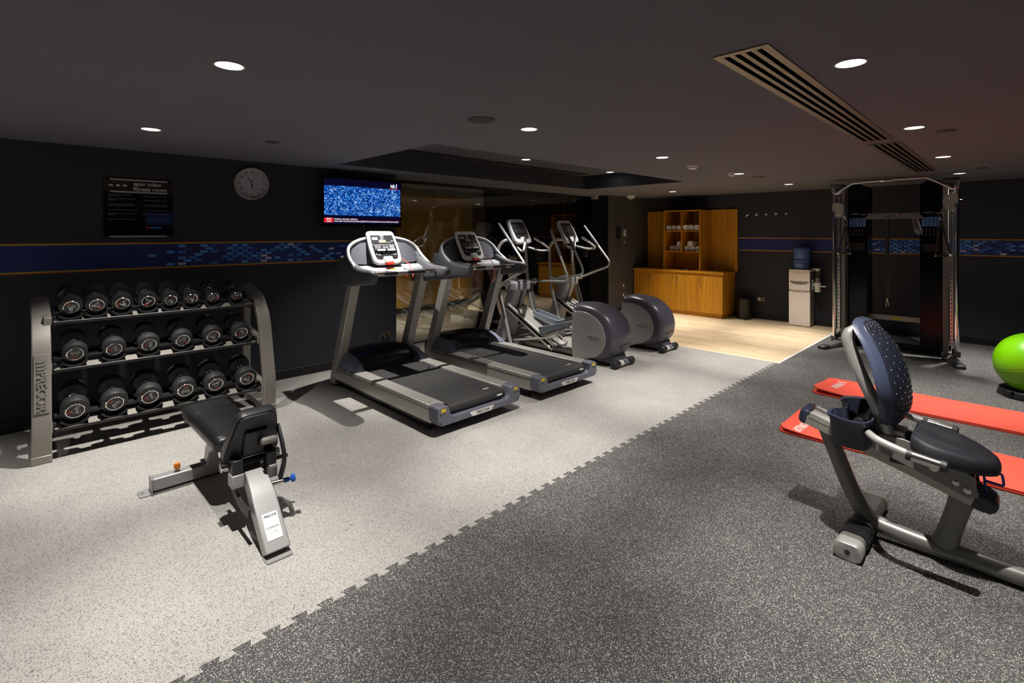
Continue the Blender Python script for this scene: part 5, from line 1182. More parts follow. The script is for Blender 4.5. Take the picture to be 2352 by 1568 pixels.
        g.tube([(-0.07, y, z - 0.05), (-0.07, hy1, zz + 0.02), (-0.07, hy1, zz)], 0.006, 6, flat=2.0); g.tube([(-0.07, y, z - 0.05), (-0.07, hy0, zz + 0.02), (-0.07, hy0, zz)], 0.006, 6, flat=2.0); hs = g.done('handle_strap', 'black_rubber', t)
        g = G(); g.cyl((-0.07, hy0, zz), (-0.07, hy1, zz), 0.014); g.done('strap_grip', 'black_rubber', hs)
        for q in (hy0, hy1):
            g = G(); g.cyl((-0.07, q - 0.008, zz), (-0.07, q + 0.008, zz), 0.018); g.done('grip_end', 'steel', hs)
        # top bracket
        g = G(); g.bb(-0.10, 0.06, s * 0.53, s * 0.69, 2.255, 2.285); g.done('top_cap', 'black_plastic', t, bev=0.01)
        g = G(); g.tube(fillet([(-0.03, s * 0.675, 2.255), (-0.03, s * 0.675, 2.17), (-0.03, s * 0.60, 2.15), (-0.03, s * 0.56, 2.20)], 0.03), 0.014, 12); g.done('top_hook', 'chrome', t)
        g = G(); g.cyl((-0.02, s * 0.655, 2.19), (-0.02, s * 0.655, 2.26), 0.028); g.done('tube_collar', 'frame_grey', t)
    # pull-up bar
    P = [(-0.10, 0.600, 2.165), (-0.14, 0.42, 2.282), (-0.14, 0.10, 2.300), (-0.14, 0.06, 2.290), (-0.14, 0.0, 2.290), (-0.14, -0.05, 2.302), (-0.14, -0.38, 2.302), (-0.10, -0.600, 2.165)]
    g = G(); g.tube(fillet(P, 0.022), 0.016, 12); pb = g.done('pull_up_bar', 'chrome', t)
    for y, z in ((0.20, 2.296), (-0.07, 2.302)):
        g = G(); g.cyl((-0.14, y, z), (-0.14, y - 0.09, z), 0.021); g.done('bar_grip', 'steel', pb)
    # cross members
    g = G(); g.bb(0.10, 0.16, -0.33, 0.33, 1.81, 1.87); g.prism([(0.33, 1.79), (-0.33, 1.79), (-0.26, 1.872), (0.26, 1.872)], 'x', 0.075, 0.10); cr = g.done('accessory_rail', 'frame_grey', t, bev=0.004)
    for y in (0.20, 0.13, 0.05, -0.05, -0.13, -0.22):
        g = G(); g.cyl((0.075, y, 1.84), (0.045, y, 1.84), 0.006, n=10); g.ball((0.043, y, 1.843), 0.009, 10, 6); g.done('hook_pin', 'chrome', cr)
    g = G(); g.bb(0.28, 0.33, -0.29, 0.29, 0.39, 0.46); lc = g.done('lower_crossbar', 'upright_metal', t, bev=0.004)
    g = G(); g.bb(0.278, 0.281, -0.07, 0.05, 0.405, 0.44); g.done('warning_label', 'yellow', lc, smooth=0)
    g = G(); g.bb(0.30, 0.38, -0.56, 0.56, 0.012, 0.08); g.done('base_crossbar', 'black_plastic', t, bev=0.006)
cable()
t = thing('straight_bar', 'black straight cable bar hanging from the rail of the cable machine', 'bar', (8.335, 1.24, 0))
g = G(); g.cyl((0, 0, 0.72), (0, 0, 1.74), 0.021, n=18); g.done('bar', 'black_rubber', t)
g = G(); g.cyl((0, 0, 1.74), (0, 0, 1.80), 0.015, n=14); g.tube([(0.0, 0.012, 1.80), (0.0, 0.012, 1.845), (0.0, -0.012, 1.845), (0.0, -0.012, 1.80)], 0.005, 8); g.done('hanger', 'chrome', t)
g = G(); g.cyl((0, 0, 0.66), (0, 0, 0.72), 0.017, n=14); g.tube(catmull([(0, 0.014, 0.66), (0, 0.014, 0.63), (0, 0, 0.615), (0, -0.014, 0.63), (0, -0.014, 0.66)], 4), 0.006, 8); g.done('end_eye', 'steel', t)
t = thing('ankle_strap', 'strap in a clear plastic bag hanging at the right end of the cable machine rail', 'strap', (8.335, 0.965, 0))
g = G(); rs = []
for z, w, d in ((1.84, 0.008, 0.006), (1.80, 0.03, 0.012), (1.70, 0.038, 0.016), (1.62, 0.036, 0.014), (1.585, 0.022, 0.006)): rs.append([(x, y, z) for y, x in rrect(2 * w, 2 * d, d * 0.8, 3, -(1.84 - z) * 0.22, 0)])
g.loft(rs); g.done('bag', 'bag_clear', t, smooth=60)
g = G(); g.bb(-0.004, 0.004, -0.045, 0.0, 1.64, 1.78); g.done('strap', 'black_rubber', t, bev=0.003)
g = G(); g.bb(-0.005, 0.005, -0.035, -0.010, 1.74, 1.76); g.done('buckle', 'red', t, smooth=0)

# ================================================================ exercise mats
def mat_sheet(g, x0, x1, y0, y1, th, lift):
    """mat running along y with rounded corners; lift(x, y) gives the height of its underside"""
    n = 60; rs = []
    for i in range(n + 1):
        f = i / n; f = f if 0.02 < f < 0.98 else f
        y = y1 + (y0 - y1) * f; e = min(y1 - y, y - y0); rad = 0.07
        ins = 0 if e >= rad else rad - math.sqrt(max(0, rad * rad - (rad - e) ** 2))
        xa, xb = x0 + ins, x1 - ins; K = 10
        xs_ = [xa + (xb - xa) * k / K for k in range(K + 1)]
        rs.append([(x, y, lift(x, y)) for x in xs_] + [(x, y, lift(x, y) + th) for x in xs_[::-1]])
    g.loft(rs)
def mats(x0, x1, y0, y1, label, l1, l2, txt):
    t = thing('exercise_mat', label, 'exercise mat', ((x0 + x1) / 2, (y0 + y1) / 2, 0)); cx, cy = t.location.x, t.location.y
    sh = lambda L: (lambda x, y: L(x + cx, y + cy))
    g = G(); mat_sheet(g, x0 - cx, x1 - cx, y0 - cy, y1 - cy, 0.011, sh(l1)); g.done('lower_layer', 'mat_red', t, smooth=50)
    g = G(); mat_sheet(g, x0 - cx + 0.005, x1 - cx - 0.004, y0 - cy, y1 - cy - 0.012, 0.011, sh(l2)); up = g.done('upper_layer', 'mat_red', t, smooth=50)
    g = G(); X, Y = txt
    g.text('DUNLOP', 0.085, (X - cx, Y - cy, 0.0118), (-1, 0.03, 0), (0, -1, 0), 0.0006, fit=0.27, bold=0.002)
    g.prism([(X - cx + 0.20, Y - cy - 0.04), (X - cx + 0.22, Y - cy - 0.04), (X - cx + 0.19, Y - cy), (X - cx + 0.22, Y - cy + 0.04), (X - cx + 0.20, Y - cy + 0.04), (X - cx + 0.165, Y - cy)], 'z', 0.011, 0.0124)
    bmesh.ops.subdivide_edges(g.bm, edges=[e for e in g.bm.edges if e.calc_length() > 0.03], cuts=2)
    for v in g.bm.verts: v.co.z += l2(v.co.x + cx, v.co.y + cy) + 0.0004
    g.done('brand_print', 'print_white', up, smooth=0)
def up1(x, y): return 0.0025 + 0.0 * x
mats(4.335, 4.985, -0.55, 1.37, 'red folded exercise mat right behind the recumbent bike', up1, lambda x, y: 0.0145 + 0.016 * max(0, (y - 1.1) / 0.27) ** 2 + 0.01 * max(0, (4.5 - x) / 0.2) * max(0, (y - 0.9) / 0.4), (4.50, 1.235))
mats(5.62, 6.27, -0.55, 1.46, 'red folded exercise mat farther back toward the cable machine', up1, lambda x, y: 0.0145 + 0.045 * max(0, (y - 0.75) / 0.7) ** 2 * max(0.15, min(1, (6.15 - x) / 0.45)), (5.95, 1.30))

# ================================================================ exercise ball on its ring
BX, BY, BR = 7.02, -0.115, 0.302
t = thing('exercise_ball', 'shiny lime green exercise ball on a black ring base', 'ball', (BX, BY, 0.025))
g = G(); g.ball((0, 0, BR), BR, 56, 32, (1, 1, 0.985)); g.done('ball_skin', 'ball_green', t, smooth=80)
g = G()
for k in range(-7, 8):
    a = k * 0.085 - 0.25; rr = BR * math.cos(a); c = Vector((0, 0, BR)); ax = Vector((-0.25, 0.42, 0.87)).normalized(); u, w = g.frame(ax)
    g.tube([c + ax * BR * math.sin(a) + (u * math.cos(2 * PI * i / 40) + w * math.sin(2 * PI * i / 40)) * rr * 0.998 for i in range(40)], 0.0013, 5, closed=True)
g.done('ridge', 'ball_green', t, smooth=80)
t = thing('ball_base', 'black ring base under the green exercise ball', 'ring base', (BX, BY, 0))
g = G(); g.lathe([(0.150, 0.004), (0.27, 0.0), (0.275, 0.012), (0.262, 0.068), (0.250, 0.072), (0.235, 0.060), (0.150, 0.012)], (0, 0, 0), n=14, ring=True); g.done('ring', 'black_plastic', t, bev=0.004)
for k in range(3):
    a = R(20 + 120 * k); g = G(); g.box((0.262 * math.cos(a), 0.262 * math.sin(a), 0.055), (0.05, 0.05, 0.035), Matrix.Rotation(a, 3, 'Z')); g.done('clip', 'black_plastic', t, bev=0.004)
# ================================================================ towel cabinet
CY0, CY1, CX0 = 3.83, 5.70, 9.22
t = thing('base_cabinet', 'low wooden cabinet with four doors in the far corner', 'cabinet', (9.5, 4.765, 0))
Lx = lambda x: x - 9.5
Ly = lambda y: y - 4.765
g = G(); g.bb(Lx(CX0 + 0.02), Lx(9.785), Ly(CY0 + 0.02), Ly(CY1), 0.085, 0.83); g.done('body', 'cabinet_wood', t, smooth=0)
g = G(); g.bb(Lx(CX0 + 0.02), Lx(9.785), Ly(CY0), Ly(CY0 + 0.02), 0.085, 0.83); g.done('side_panel', 'cabinet_wood', t, smooth=0)
g = G(); g.bb(Lx(CX0 + 0.03), Lx(9.785), Ly(CY0 + 0.03), Ly(CY1), 0.006, 0.085); g.done('plinth', 'cabinet_wood_flat', t, smooth=0)
g = G(); g.bb(Lx(CX0 + 0.001), Lx(CX0 + 0.02), Ly(CY0), Ly(CY1), 0.785, 0.83); g.done('top_rail', 'cabinet_wood_flat', t, smooth=0)
dw = (CY1 - CY0) / 4
for k in range(4):
    y1 = CY1 - dw * k; y0 = y1 - dw
    g = G(); g.bb(Lx(CX0), Lx(CX0 + 0.019), Ly(y0 + 0.002), Ly(y1 - 0.002), 0.088, 0.782); d_ = g.done('door', 'cabinet_wood', t, smooth=0, bev=0.001, seg=1)
    hy = {0: y0 + 0.07, 1: y0 + 0.05, 2: y1 - 0.05, 3: y1 - 0.05}[k]
    g = G(); g.tube(fillet([(Lx(CX0), Ly(hy), 0.62), (Lx(CX0 - 0.032), Ly(hy), 0.62), (Lx(CX0 - 0.032), Ly(hy), 0.76), (Lx(CX0), Ly(hy), 0.76)], 0.008), 0.0065, 10); g.done('handle', 'chrome', d_)
t = thing('cabinet_worktop', 'wooden worktop lying on the low cabinet in the corner', 'worktop', (9.5, 4.765, 0.83))
g = G(); g.bb(Lx(9.195), Lx(9.785), Ly(3.80), Ly(CY1), 0.0, 0.038); g.done('top', 'cabinet_wood_flat', t, smooth=0, bev=0.002, seg=1)
TOP = 0.868
t = thing('back_panel', 'tall wooden wall panel behind the towel shelf', 'panel', (9.785, 4.735, TOP))
g = G(); g.bb(-0.018, 0.0, 3.775 - 4.735, 5.695 - 4.735, 0.0, 2.06 - TOP); g.done('board', 'cabinet_wood', t, smooth=0)
# open shelf
SY0, SY1, SX0, SX1, SZ1 = 4.295, 5.065, 9.30, 9.766, 2.052
t = thing('towel_shelf', 'open wooden shelf unit with four cubbies holding rolled towels', 'shelf', (9.53, 4.68, TOP))
Lx = lambda x: x - 9.53
Ly = lambda y: y - 4.68
Lz = lambda z: z - TOP
th = 0.020
for y in (SY0, SY1 - th): 
    g = G(); g.bb(Lx(SX0), Lx(SX1), Ly(y), Ly(y + th), 0, Lz(SZ1)); g.done('side_board', 'cabinet_wood', t, smooth=0, bev=0.001, seg=1)
for nm, z in (('shelf_board', 1.222), ('shelf_board', 1.630), ('top_board', SZ1 - th)):
    g = G(); g.bb(Lx(SX0), Lx(SX1), Ly(SY0 + th), Ly(SY1 - th), Lz(z), Lz(z + th)); g.done(nm, 'cabinet_wood_flat', t, smooth=0)
ym = (SY0 + SY1) / 2
g = G(); g.bb(Lx(SX0), Lx(SX1), Ly(ym - th / 2), Ly(ym + th / 2), Lz(1.242), Lz(1.630)); g.bb(Lx(SX0), Lx(SX1), Ly(ym - th / 2), Ly(ym + th / 2), Lz(1.65), Lz(SZ1 - th)); g.done('divider', 'cabinet_wood', t, smooth=0)
# rolled towels, axis along x
def towel(x, y, z, r, ln, label, rot):
    t = thing('rolled_towel', label, 'towel', (x, y, z), group='rolled white towels on the shelf')
    g = G(); rnd = random.Random(label)
    N = 60; turns = 3.3; pts = []
    for i in range(N + 1):
        f = i / N; a = rot + f * turns * 2 * PI; rad = 0.010 + (r - 0.010) * f ** 0.9
        pts.append((rad * math.cos(a), rad * math.sin(a)))
    # solid roll with spiral groove on both ends
    n = 28
    def rg(x_, s): return [(x_, math.cos(2 * PI * i / n) * r * s * (1 + 0.02 * math.sin(3 * 2 * PI * i / n + rot)), math.sin(2 * PI * i / n) * r * s) for i in range(n)]
    g.loft([rg(0.012, 0.55), rg(0.002, 0.80), rg(0.0, 0.90), rg(0.006, 0.98), rg(0.02, 1.0), rg(ln * 0.5, 1.0), rg(ln - 0.02, 1.0), rg(ln, 0.92)]); g.done('roll', 'towel', t, smooth=60)
    g = G(); k = [(0.0 + 0.003 * (1 - i / N), p[0] * 0.93, p[1] * 0.93) for i, p in enumerate(pts)]
    g.tube([(a + 0.002, b, c) for a, b, c in k], 0.0048, 6); g.done('spiral_edge', 'towel', t, smooth=60)
    return t
P3 = ['leftmost', 'middle', 'rightmost']
xf = 9.335
r0 = 0.052
for i in range(3): towel(xf, 5.045 - 0.075 - i * 0.112, 1.65 + r0, r0, 0.30, 'rolled white towel, %s of three in the upper left cubby' % P3[i], i * 1.3)
for i in range(3): towel(xf - 0.015, ym - 0.010 - 0.062 - i * 0.118, 1.65 + r0 * 1.08, r0 * 1.08, 0.30, 'rolled white towel, %s of three in the upper right cubby' % P3[i], i * 1.7 + 0.5)
xb = 9.40
for i in range(3): towel(xb, 4.935 - i * 0.100, 1.242 + 0.050, 0.050, 0.28, 'rolled white towel, %s of the bottom three in the lower left cubby' % P3[i], i + 0.4)
towel(xb, 4.785, 1.242 + 0.140, 0.050, 0.28, 'rolled white towel on top of the pile in the lower left cubby', 2.0)
for i in range(3): towel(xb - 0.03, 4.600 - i * 0.112, 1.242 + 0.053, 0.053, 0.30, 'rolled white towel, %s of the bottom three in the lower right cubby' % P3[i], i * 2.1)
towel(xb - 0.03, 4.540, 1.242 + 0.149, 0.053, 0.30, 'rolled white towel on top of the pile in the lower right cubby', 3.0)
t = thing('tray', 'flat dark tray under the towel shelf on the worktop', 'tray', (9.42, 4.62, TOP))
g = G(); g.prism(rrect(0.20, 0.28, 0.03), 'z', 0.001, 0.010); g.done('plate', 'black_gloss', t, bev=0.003)
g = G(); g.bb(-0.075, -0.045, -0.03, 0.03, 0.010, 0.018); g.done('remote', 'white_label', t, bev=0.004)

# ================================================================ bin
t = thing('pedal_bin', 'small dark pedal bin between the wooden cabinet and the socket', 'bin', (9.60, 3.585, 0))
g = G(); g.lathe([(0.118, 0.0), (0.122, 0.006), (0.128, 0.012), (0.136, 0.36), (0.137, 0.372), (0.130, 0.376)], (0, 0, 0), n=32); g.done('body', 'bin_metal', t)
g = G(); g.lathe([(0.138, 0.374), (0.138, 0.386), (0.128, 0.402), (0.08, 0.414), (0.01, 0.417)], (0, 0, 0), n=32); g.done('lid', 'black_gloss', t)
g = G(); g.bb(-0.165, -0.115, -0.10, -0.06, 0.008, 0.020); g.done('pedal', 'black_plastic', t, bev=0.004)
g = G(); g.tube([(0.02, 0.135, 0.37), (0.0, 0.150, 0.34), (-0.02, 0.135, 0.37)], 0.006, 8); g.done('hinge', 'chrome', t)

# ================================================================ water dispenser
t = thing('water_dispenser', 'white floor-standing water dispenser against the far wall', 'water dispenser', (9.64, 2.635, 0))
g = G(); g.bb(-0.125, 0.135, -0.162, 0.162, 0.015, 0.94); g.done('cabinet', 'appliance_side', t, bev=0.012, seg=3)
g = G(); g.bb(-0.145, -0.115, -0.165, 0.165, 0.010, 0.60); fd = g.done('lower_door', 'white_appliance', t, bev=0.010, seg=3)
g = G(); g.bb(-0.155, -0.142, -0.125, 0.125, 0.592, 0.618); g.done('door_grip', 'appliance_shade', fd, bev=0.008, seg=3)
# drip bay: front with a crescent recess
g = G(); rs = []
bay = [(-0.160, 0.62), (0.160, 0.62), (0.160, 0.775)] + [(0.150 * math.cos(a), 0.775 - 0.062 * math.sin(a)) for a in [PI * k / 16 for k in range(17)]] + [(-0.160, 0.775)]
g.prism(bay, 'x', -0.145, -0.115); g.done('drip_bay', 'white_appliance', t, smooth=0)
cres = [(0.150 * math.cos(a), 0.775 - 0.062 * math.sin(a)) for a in [PI * k / 16 for k in range(17)]]
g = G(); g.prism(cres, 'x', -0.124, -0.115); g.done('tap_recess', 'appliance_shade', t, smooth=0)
g = G(); g.bb(-0.148, -0.115, -0.163, 0.163, 0.775, 0.935); fp_ = g.done('control_panel', 'white_appliance', t, bev=0.008, seg=3)
for y in (0.045, -0.055):
    g = G(); g.cyl((-0.135, y, 0.745), (-0.135, y, 0.775), 0.010, n=12); g.done('tap', 'appliance_shade', t)
g = G(); g.bb(-0.150, -0.147, -0.05, 0.085, 0.903, 0.909); g.text('beko', 0.018, (-0.1485, 0.015, 0.858), NY, TZ, 0.0004); g.bb(-0.1495, -0.147, 0.068, 0.078, 0.795, 0.800); g.bb(-0.1495, -0.147, -0.068, -0.058, 0.792, 0.797); g.done('panel_print', 'print_grey', fp_, smooth=0)
g = G(); g.cyl((-0.150, -0.100, 0.840), (-0.147, -0.100, 0.840), 0.006, n=10); g.cyl((-0.150, -0.100, 0.820), (-0.147, -0.100, 0.820), 0.006, n=10); g.done('indicator', 'yellow', fp_)
g = G(); g.bb(-0.145, 0.135, -0.165, 0.165, 0.935, 0.975); g.done('top_cover', 'white_appliance', t, bev=0.016, seg=4)
# bottle
t = thing('water_bottle', 'large blue water bottle upside down on the dispenser', 'water bottle', (9.645, 2.635, 0.976))
prof = [(0.045, 0.0), (0.110, 0.012), (0.124, 0.035), (0.124, 0.055), (0.130, 0.075), (0.134, 0.085), (0.134, 0.11), (0.128, 0.120), (0.134, 0.130), (0.134, 0.165), (0.127, 0.172), (0.127, 0.180), (0.134, 0.190), (0.136, 0.33), (0.138, 0.345), (0.136, 0.365), (0.120, 0.380), (0.05, 0.382)]
g = G(); g.lathe(prof, (0, 0, 0), n=36); g.done('bottle_body', 'bottle_blue', t, smooth=50)
g = G(); g.lathe([(0.1355, 0.186), (0.1375, 0.190), (0.1355, 0.194)], (0, 0, 0), n=36, ring=True); g.done('rib', 'bottle_blue', t)
g = G(); g.lathe([(0.1372, 0.345), (0.140, 0.350), (0.1372, 0.355)], (0, 0, 0), n=36, ring=True); g.done('rib', 'bottle_blue', t)
# cup dispenser on the side of the water dispenser
t = thing('cup_dispenser', 'white plastic cup dispenser fixed to the side of the water dispenser', 'cup dispenser', (9.62, 2.388, 0.60))
g = G(); g.bb(-0.02, 0.02, 0.066, 0.078, 0.03, 0.20); g.bb(-0.012, 0.012, 0.03, 0.07, 0.11, 0.135); g.done('wall_bracket', 'white_plastic', t, bev=0.003)
g = G(); g.lathe([(0.040, 0.0), (0.044, 0.01), (0.044, 0.08), (0.052, 0.085), (0.052, 0.15), (0.046, 0.16)], (0, 0, 0), n=24); g.box((0, -0.075, 0.10), (0.03, 0.08, 0.02)); g.cyl((0, -0.12, 0.10), (0, -0.095, 0.10), 0.014); g.done('cup_collar', 'white_plastic', t)
g = G(); g.lathe([(0.038, 0.155), (0.040, 0.36)], (0, 0, 0), n=24); g.done('cup_tube', 'cup_tube', t)
g = G(); g.lathe([(0.036, 0.157), (0.038, 0.235)], (0, 0, 0), n=20); g.done('paper_cup', 'cup_clear', t)
g = G(); g.lathe([(0.030, 0.355), (0.042, 0.37), (0.044, 0.395), (0.030, 0.40)], (0, 0, 0), n=24); g.box((0, 0.035, 0.385), (0.03, 0.075, 0.024)); g.done('tube_lid', 'white_plastic', t)

# ================================================================ wall things
for i, (y, z) in enumerate([(3.604, 1.947), (3.435, 1.950), (3.267, 1.952), (3.099, 1.957), (2.933, 1.960)]):
    t = thing('coat_hook', 'chrome wall hook, %s from the wooden panel' % ORD[i], 'hook', (BW, y, z), group='chrome coat hooks on the far wall')
    g = G(); g.lathe([(0.022, 0), (0.022, 0.005), (0.010, 0.010), (0.008, 0.035), (0.016, 0.042), (0.018, 0.052), (0.010, 0.060)], (0, 0, 0), (-1, 0, 0), 20); g.done('knob', 'chrome', t)
    g = G(); g.tube(catmull([(-0.02, 0, -0.01), (-0.03, 0, -0.035), (-0.05, 0, -0.04), (-0.06, 0, -0.025)], 4), 0.005, 8); g.done('lower_prong', 'chrome', t)
def socket(loc, face, label, w=0.135, h=0.075, plugs=False, switch=True):
    """face '-y' or '-x'"""
    t = thing('wall_socket', label, 'socket', loc, 0 if face == '-y' else R(-90))
    g = G(); g.prism(rrect(w, h, 0.006), 'y', -0.009, -0.0005); g.done('plate', 'socket_brass', t, bev=0.002)
    n = 2 if w > 0.1 else 1
    for k in range(n):
        x = (-1 + 2 * k) * w * 0.24 if n == 2 else 0
        if k == 0 and switch:
            g = G(); g.bb(x - 0.022, x + 0.022, -0.012, -0.008, -0.022, 0.024); g.done('rocker', 'white_label', t, bev=0.002)
        else:
            g = G(); g.cyl((x, -0.010, 0), (x, -0.0085, 0), 0.022, n=20); so = g.done('outlet', 'print_dark', t)
            if plugs:
                g = G(); g.lathe([(0.020, 0), (0.020, 0.02), (0.012, 0.035), (0.008, 0.04)], (x, -0.009, 0), (0, -1, 0), 16); g.tube(catmull([(x, -0.045, 0), (x, -0.058, -0.03), (x, -0.05, -0.12), (x + 0.02, -0.04, -0.27)], 4), 0.006, 8); g.done('plug', 'black_rubber', t)
socket((3.285, LW, 0.30), '-y', 'brass double socket with two black plugs under the television', 0.15, 0.085, True, False)
socket((BW, 3.358, 0.368), '-x', 'brass double socket low on the far wall beside the pedal bin', 0.13, 0.075)
socket((8.866, 5.72, 0.519), '-y', 'upper brass socket with white switch on the phone wall', 0.13, 0.075)
socket((8.866, 5.72, 0.321), '-y', 'lower brass socket with white switch on the phone wall', 0.13, 0.075)
socket((8.882, 5.72, 1.411), '-y', 'small brass switch plate under the white thermostat', 0.075, 0.085)
t = thing('thermostat', 'white thermostat with dark display on the phone wall', 'thermostat', (8.882, 5.72, 1.60))
g = G(); g.prism(rrect(0.085, 0.135, 0.006), 'y', -0.022, -0.0005); g.done('case', 'white_label', t, bev=0.003)
g = G(); g.bb(0.002, 0.030, -0.024, -0.021, -0.025, 0.03); g.done('display', 'print_dark', t, smooth=0)
g = G(); g.bb(-0.035, 0.035, -0.0235, -0.0215, 0.048, 0.056); g.done('slot', 'print_dark', t, smooth=0)
t = thing('wall_phone', 'black wall phone with a hanging cord beside the thermostat', 'phone', (8.62, 5.72, 1.60))
g = G(); g.bb(-0.045, 0.045, -0.045, -0.0005, -0.11, 0.09); g.done('cradle', 'black_plastic', t, bev=0.008)
g = G(); g.bb(-0.030, 0.010, -0.078, -0.045, -0.10, 0.12); g.bb(-0.034, 0.014, -0.085, -0.044, 0.075, 0.125); g.bb(-0.034, 0.014, -0.085, -0.044, -0.11, -0.06); g.done('handset', 'black_gloss_rubber', t, bev=0.010, seg=3)
g = G(); g.tube(catmull([(-0.035, -0.04, -0.10), (-0.045, -0.04, -0.20), (-0.020, -0.04, -0.285), (0.020, -0.04, -0.27), (0.03, -0.04, -0.18), (0.02, -0.04, -0.11)], 8), 0.007, 8); g.done('cord', 'black_rubber', t)

# clock
t = thing('wall_clock', 'round white wall clock showing five to six', 'clock', (1.71, LW, 2.117))
g = G(); g.lathe([(0.150, 0.022), (0.152, 0.044), (0.162, 0.046), (0.170, 0.030), (0.170, 0.001), (0.150, 0.001)], (0, 0, 0), (0, -1, 0), 56, ring=True); g.done('rim', 'clock_rim', t)
g = G(); g.lathe([(0.152, 0.010), (0.152, 0.022)], (0, 0, 0), (0, -1, 0), 56); g.done('dial', 'clock_face', t)
g = G()
for k in range(1, 13):
    a = R(90 - 30 * k); g.text(str(k), 0.036, (0.118 * math.cos(a), -0.0226, 0.118 * math.sin(a)), TX, TZ, 0.0003, bold=0.0006)
for k in range(60):
    a = R(6 * k); r1 = 0.141 if k % 5 else 0.137
    c_, s_ = math.cos(a), math.sin(a); g.tube([(r1 * c_, -0.0225, r1 * s_), (0.145 * c_, -0.0225, 0.145 * s_)], 0.0005 if k % 5 else 0.0016, 4)
g.done('numerals', 'print_dark', t, smooth=0)
def hand(nm, ang, ln, w, y, tail=0.02):
    a = R(90 - ang); d = Vector((math.cos(a), 0, math.sin(a))); n = Vector((-d.z, 0, d.x)); o = Vector((0, y, 0))
    P = [o - d * tail - n * w * 0.5, o - d * tail + n * w * 0.5, o + d * ln * 0.35 + n * w * 0.7, o + d * ln, o + d * ln * 0.35 - n * w * 0.7]
    g = G(); g.loft([P, [p + Vector((0, -0.001, 0)) for p in P]]); g.done(nm, 'print_dark', t, smooth=0)
hand('hour_hand', 177.5, 0.068, 0.009, -0.026); hand('minute_hand', -30, 0.108, 0.006, -0.029); hand('second_hand', 15, 0.095, 0.0012, -0.032)
g = G(); g.cyl((0, -0.022, 0), (0, -0.035, 0), 0.006, n=14); g.done('hub', 'clock_rim', t)

# sign board
t = thing('rules_sign', 'black fitness room rules sign with white lettering on the left wall', 'sign', (0.76, LW, 1.828))
g = G(); g.bb(-0.256, 0.256, -0.014, -0.0005, -0.255, 0.142); g.done('lower_board', 'sign_black', t, bev=0.002)
g = G(); g.bb(-0.256, 0.256, -0.014, -0.0005, 0.142, 0.248); g.done('header_board', 'sign_brown', t, bev=0.002)
for z in (0.252, 0.143, -0.258):
    g = G(); g.bb(-0.212, 0.212, -0.020, -0.0005, z - 0.007, z + 0.007); g.done('metal_strip', 'sign_metal', t, bev=0.002)
g = G(); yf = -0.0146
g.text('spor odası', 0.050, (-0.045, yf, 0.218), TX, TZ, 0.0004, align='LEFT', bold=0.0008); g.text('fitness room', 0.050, (-0.045, yf, 0.172), TX, TZ, 0.0004, align='LEFT', bold=0.0008)
for k in range(3):
    cx = -0.205 + k * 0.050; g.prism([(cx + 0.016 * math.cos(2 * PI * i / 20), 0.198 + 0.0085 * math.sin(2 * PI * i / 20)) for i in range(20)], 'y', yf - 0.0004, yf + 0.0004)
g.done('title', 'print_white', t, smooth=0)
g = G()
LT = [(0.110, 'spor aletiyle ilgili oluşacak riskler\ntarafınıza aittir'), (0.073, 'uygun olmayan kullanım sakatlanmalara\nyol açabilir'), (0.026, '18 yaşından küçükler sadece yetişkin\ngözetiminde spor aletlerini kullanabilir'), (-0.020, 'spor aleti kullanımının ilgili talimatları esastır'), (-0.058, 'spor aletleri sadece misafirler tarafından\nkullanılabilir'), (-0.104, 'uygun spor kıyafeti ve ayakkabı giyiniz')]
RT = [(0.110, 'equipment using at your own risk'), (0.073, 'improper using may result in injury'), (0.026, 'no one under 18 allowed to use the\nequipment without adult supervision'), (-0.020, 'follow the rules for equipment using'), (-0.058, 'equipment for use by registered guest\nonly'), (-0.104, 'wear the proper clothes and shoes')]
for X, T in ((-0.225, LT), (0.030, RT)):
    for z, s_ in T: g.text(s_, 0.0125, (X, yf, z), TX, TZ, 0.0003, align='LEFT')
g.done('rules_text', 'print_grey', t, smooth=0)
g = G(); g.bb(0.055, 0.252, -0.0144, -0.0138, -0.150, -0.040); g.done('blue_patch', 'sign_blue', t, smooth=0)  # mottled dark blue patch, with a red and a blue bar below
g = G(); g.bb(0.050, 0.072, -0.0146, -0.0138, -0.185, -0.170); g.done('vivid_red', 'red', t, smooth=0)
g = G(); g.bb(0.080, 0.170, -0.0146, -0.0138, -0.185, -0.172); g.done('blue_bar', 'hex_mid', t, smooth=0)

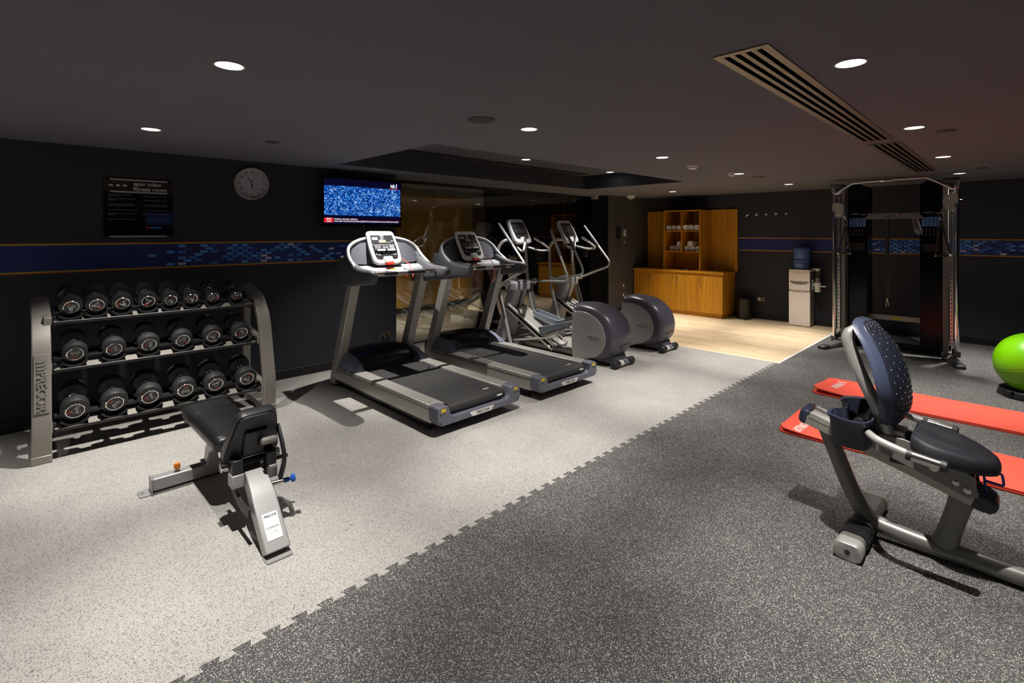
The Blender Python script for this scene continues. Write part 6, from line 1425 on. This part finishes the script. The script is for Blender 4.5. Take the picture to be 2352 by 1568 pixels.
# television
t = thing('television', 'flat wall television showing a blue city view above the front treadmill', 'television', (2.92, 5.50, 1.671))
W2, Hh = 0.512, 0.575
g = G(); g.bb(-W2, W2, 0.0, 0.035, 0, Hh); tv = g.done('bezel', 'black_gloss', t, bev=0.005)
g = G(); g.bb(-0.30, 0.30, 0.035, 0.075, 0.08, 0.48); g.done('back_case', 'black_plastic', t, bev=0.01)
g = G(); g.bb(-0.20, 0.20, 0.075, LW - 5.50 - 0.001, 0.18, 0.42); g.done('wall_bracket', 'black_plastic', t)
g = G(); g.bb(-W2 + 0.018, W2 - 0.018, -0.0015, 0.001, 0.035, Hh - 0.018); sc = g.done('screen', 'tv_dark', t, smooth=0)
g = G(); g.bb(-W2 + 0.018, W2 - 0.018, -0.003, -0.001, 0.135, 0.475); g.done('city_picture', 'tv_picture', sc, smooth=0)
rnd = random.Random(3)
g = G(); g.bb(-W2 + 0.018, -W2 + 0.125, -0.0035, -0.001, 0.050, 0.104); g.bb(0.36, 0.385, -0.0035, -0.001, 0.466, 0.480); g.bb(0.425, 0.45, -0.0035, -0.001, 0.466, 0.480); g.bb(-0.385, W2 - 0.018, -0.0033, -0.001, 0.0765, 0.0785); g.done('red_banner', 'tv_red', sc, smooth=0)
g = G(); yf = -0.0038

g.text('ŞİMDİ', 0.020, (-W2 + 0.072, yf, 0.091), TX, TZ, 0.0002, fit=0.06, bold=0.0006); g.text('17:56', 0.020, (-W2 + 0.072, yf, 0.064), TX, TZ, 0.0002, fit=0.055, bold=0.0006); g.done('time_text', 'tv_text', sc, smooth=0)
g = G(); g.text('PHARRELL WILLIAMS : FREEDOM', 0.020, (-0.380, yf, 0.090), TX, TZ, 0.0002, align='LEFT', fit=None, bold=0.0004); g.done('song_title', 'tv_text', sc, smooth=0)
g = G(); g.text('KAZA BİR YOLCUNUN ŞOFÖRE ŞEMSİYE İLE SALDIRMASI SONUCU MEYDANA GELDİ', 0.020, (0.045, yf, 0.064), TX, TZ, 0.0002, fit=0.84, bold=0.0004); g.done('news_ticker', 'tv_text', sc, smooth=0)
g = G(); g.text('NR', 0.060, (0.385, yf, 0.508), TX, TZ, 0.0002, fit=0.065, bold=0.002); g.text('1', 0.070, (0.437, yf, 0.514), TX, TZ, 0.0002, bold=0.002)
g.done('channel_logo', 'tv_text', sc, smooth=0)
g = G(); g.bb(-0.014, 0.014, -0.0012, 0.001, 0.010, 0.017); g.done('maker_mark', 'print_grey', tv, smooth=0)
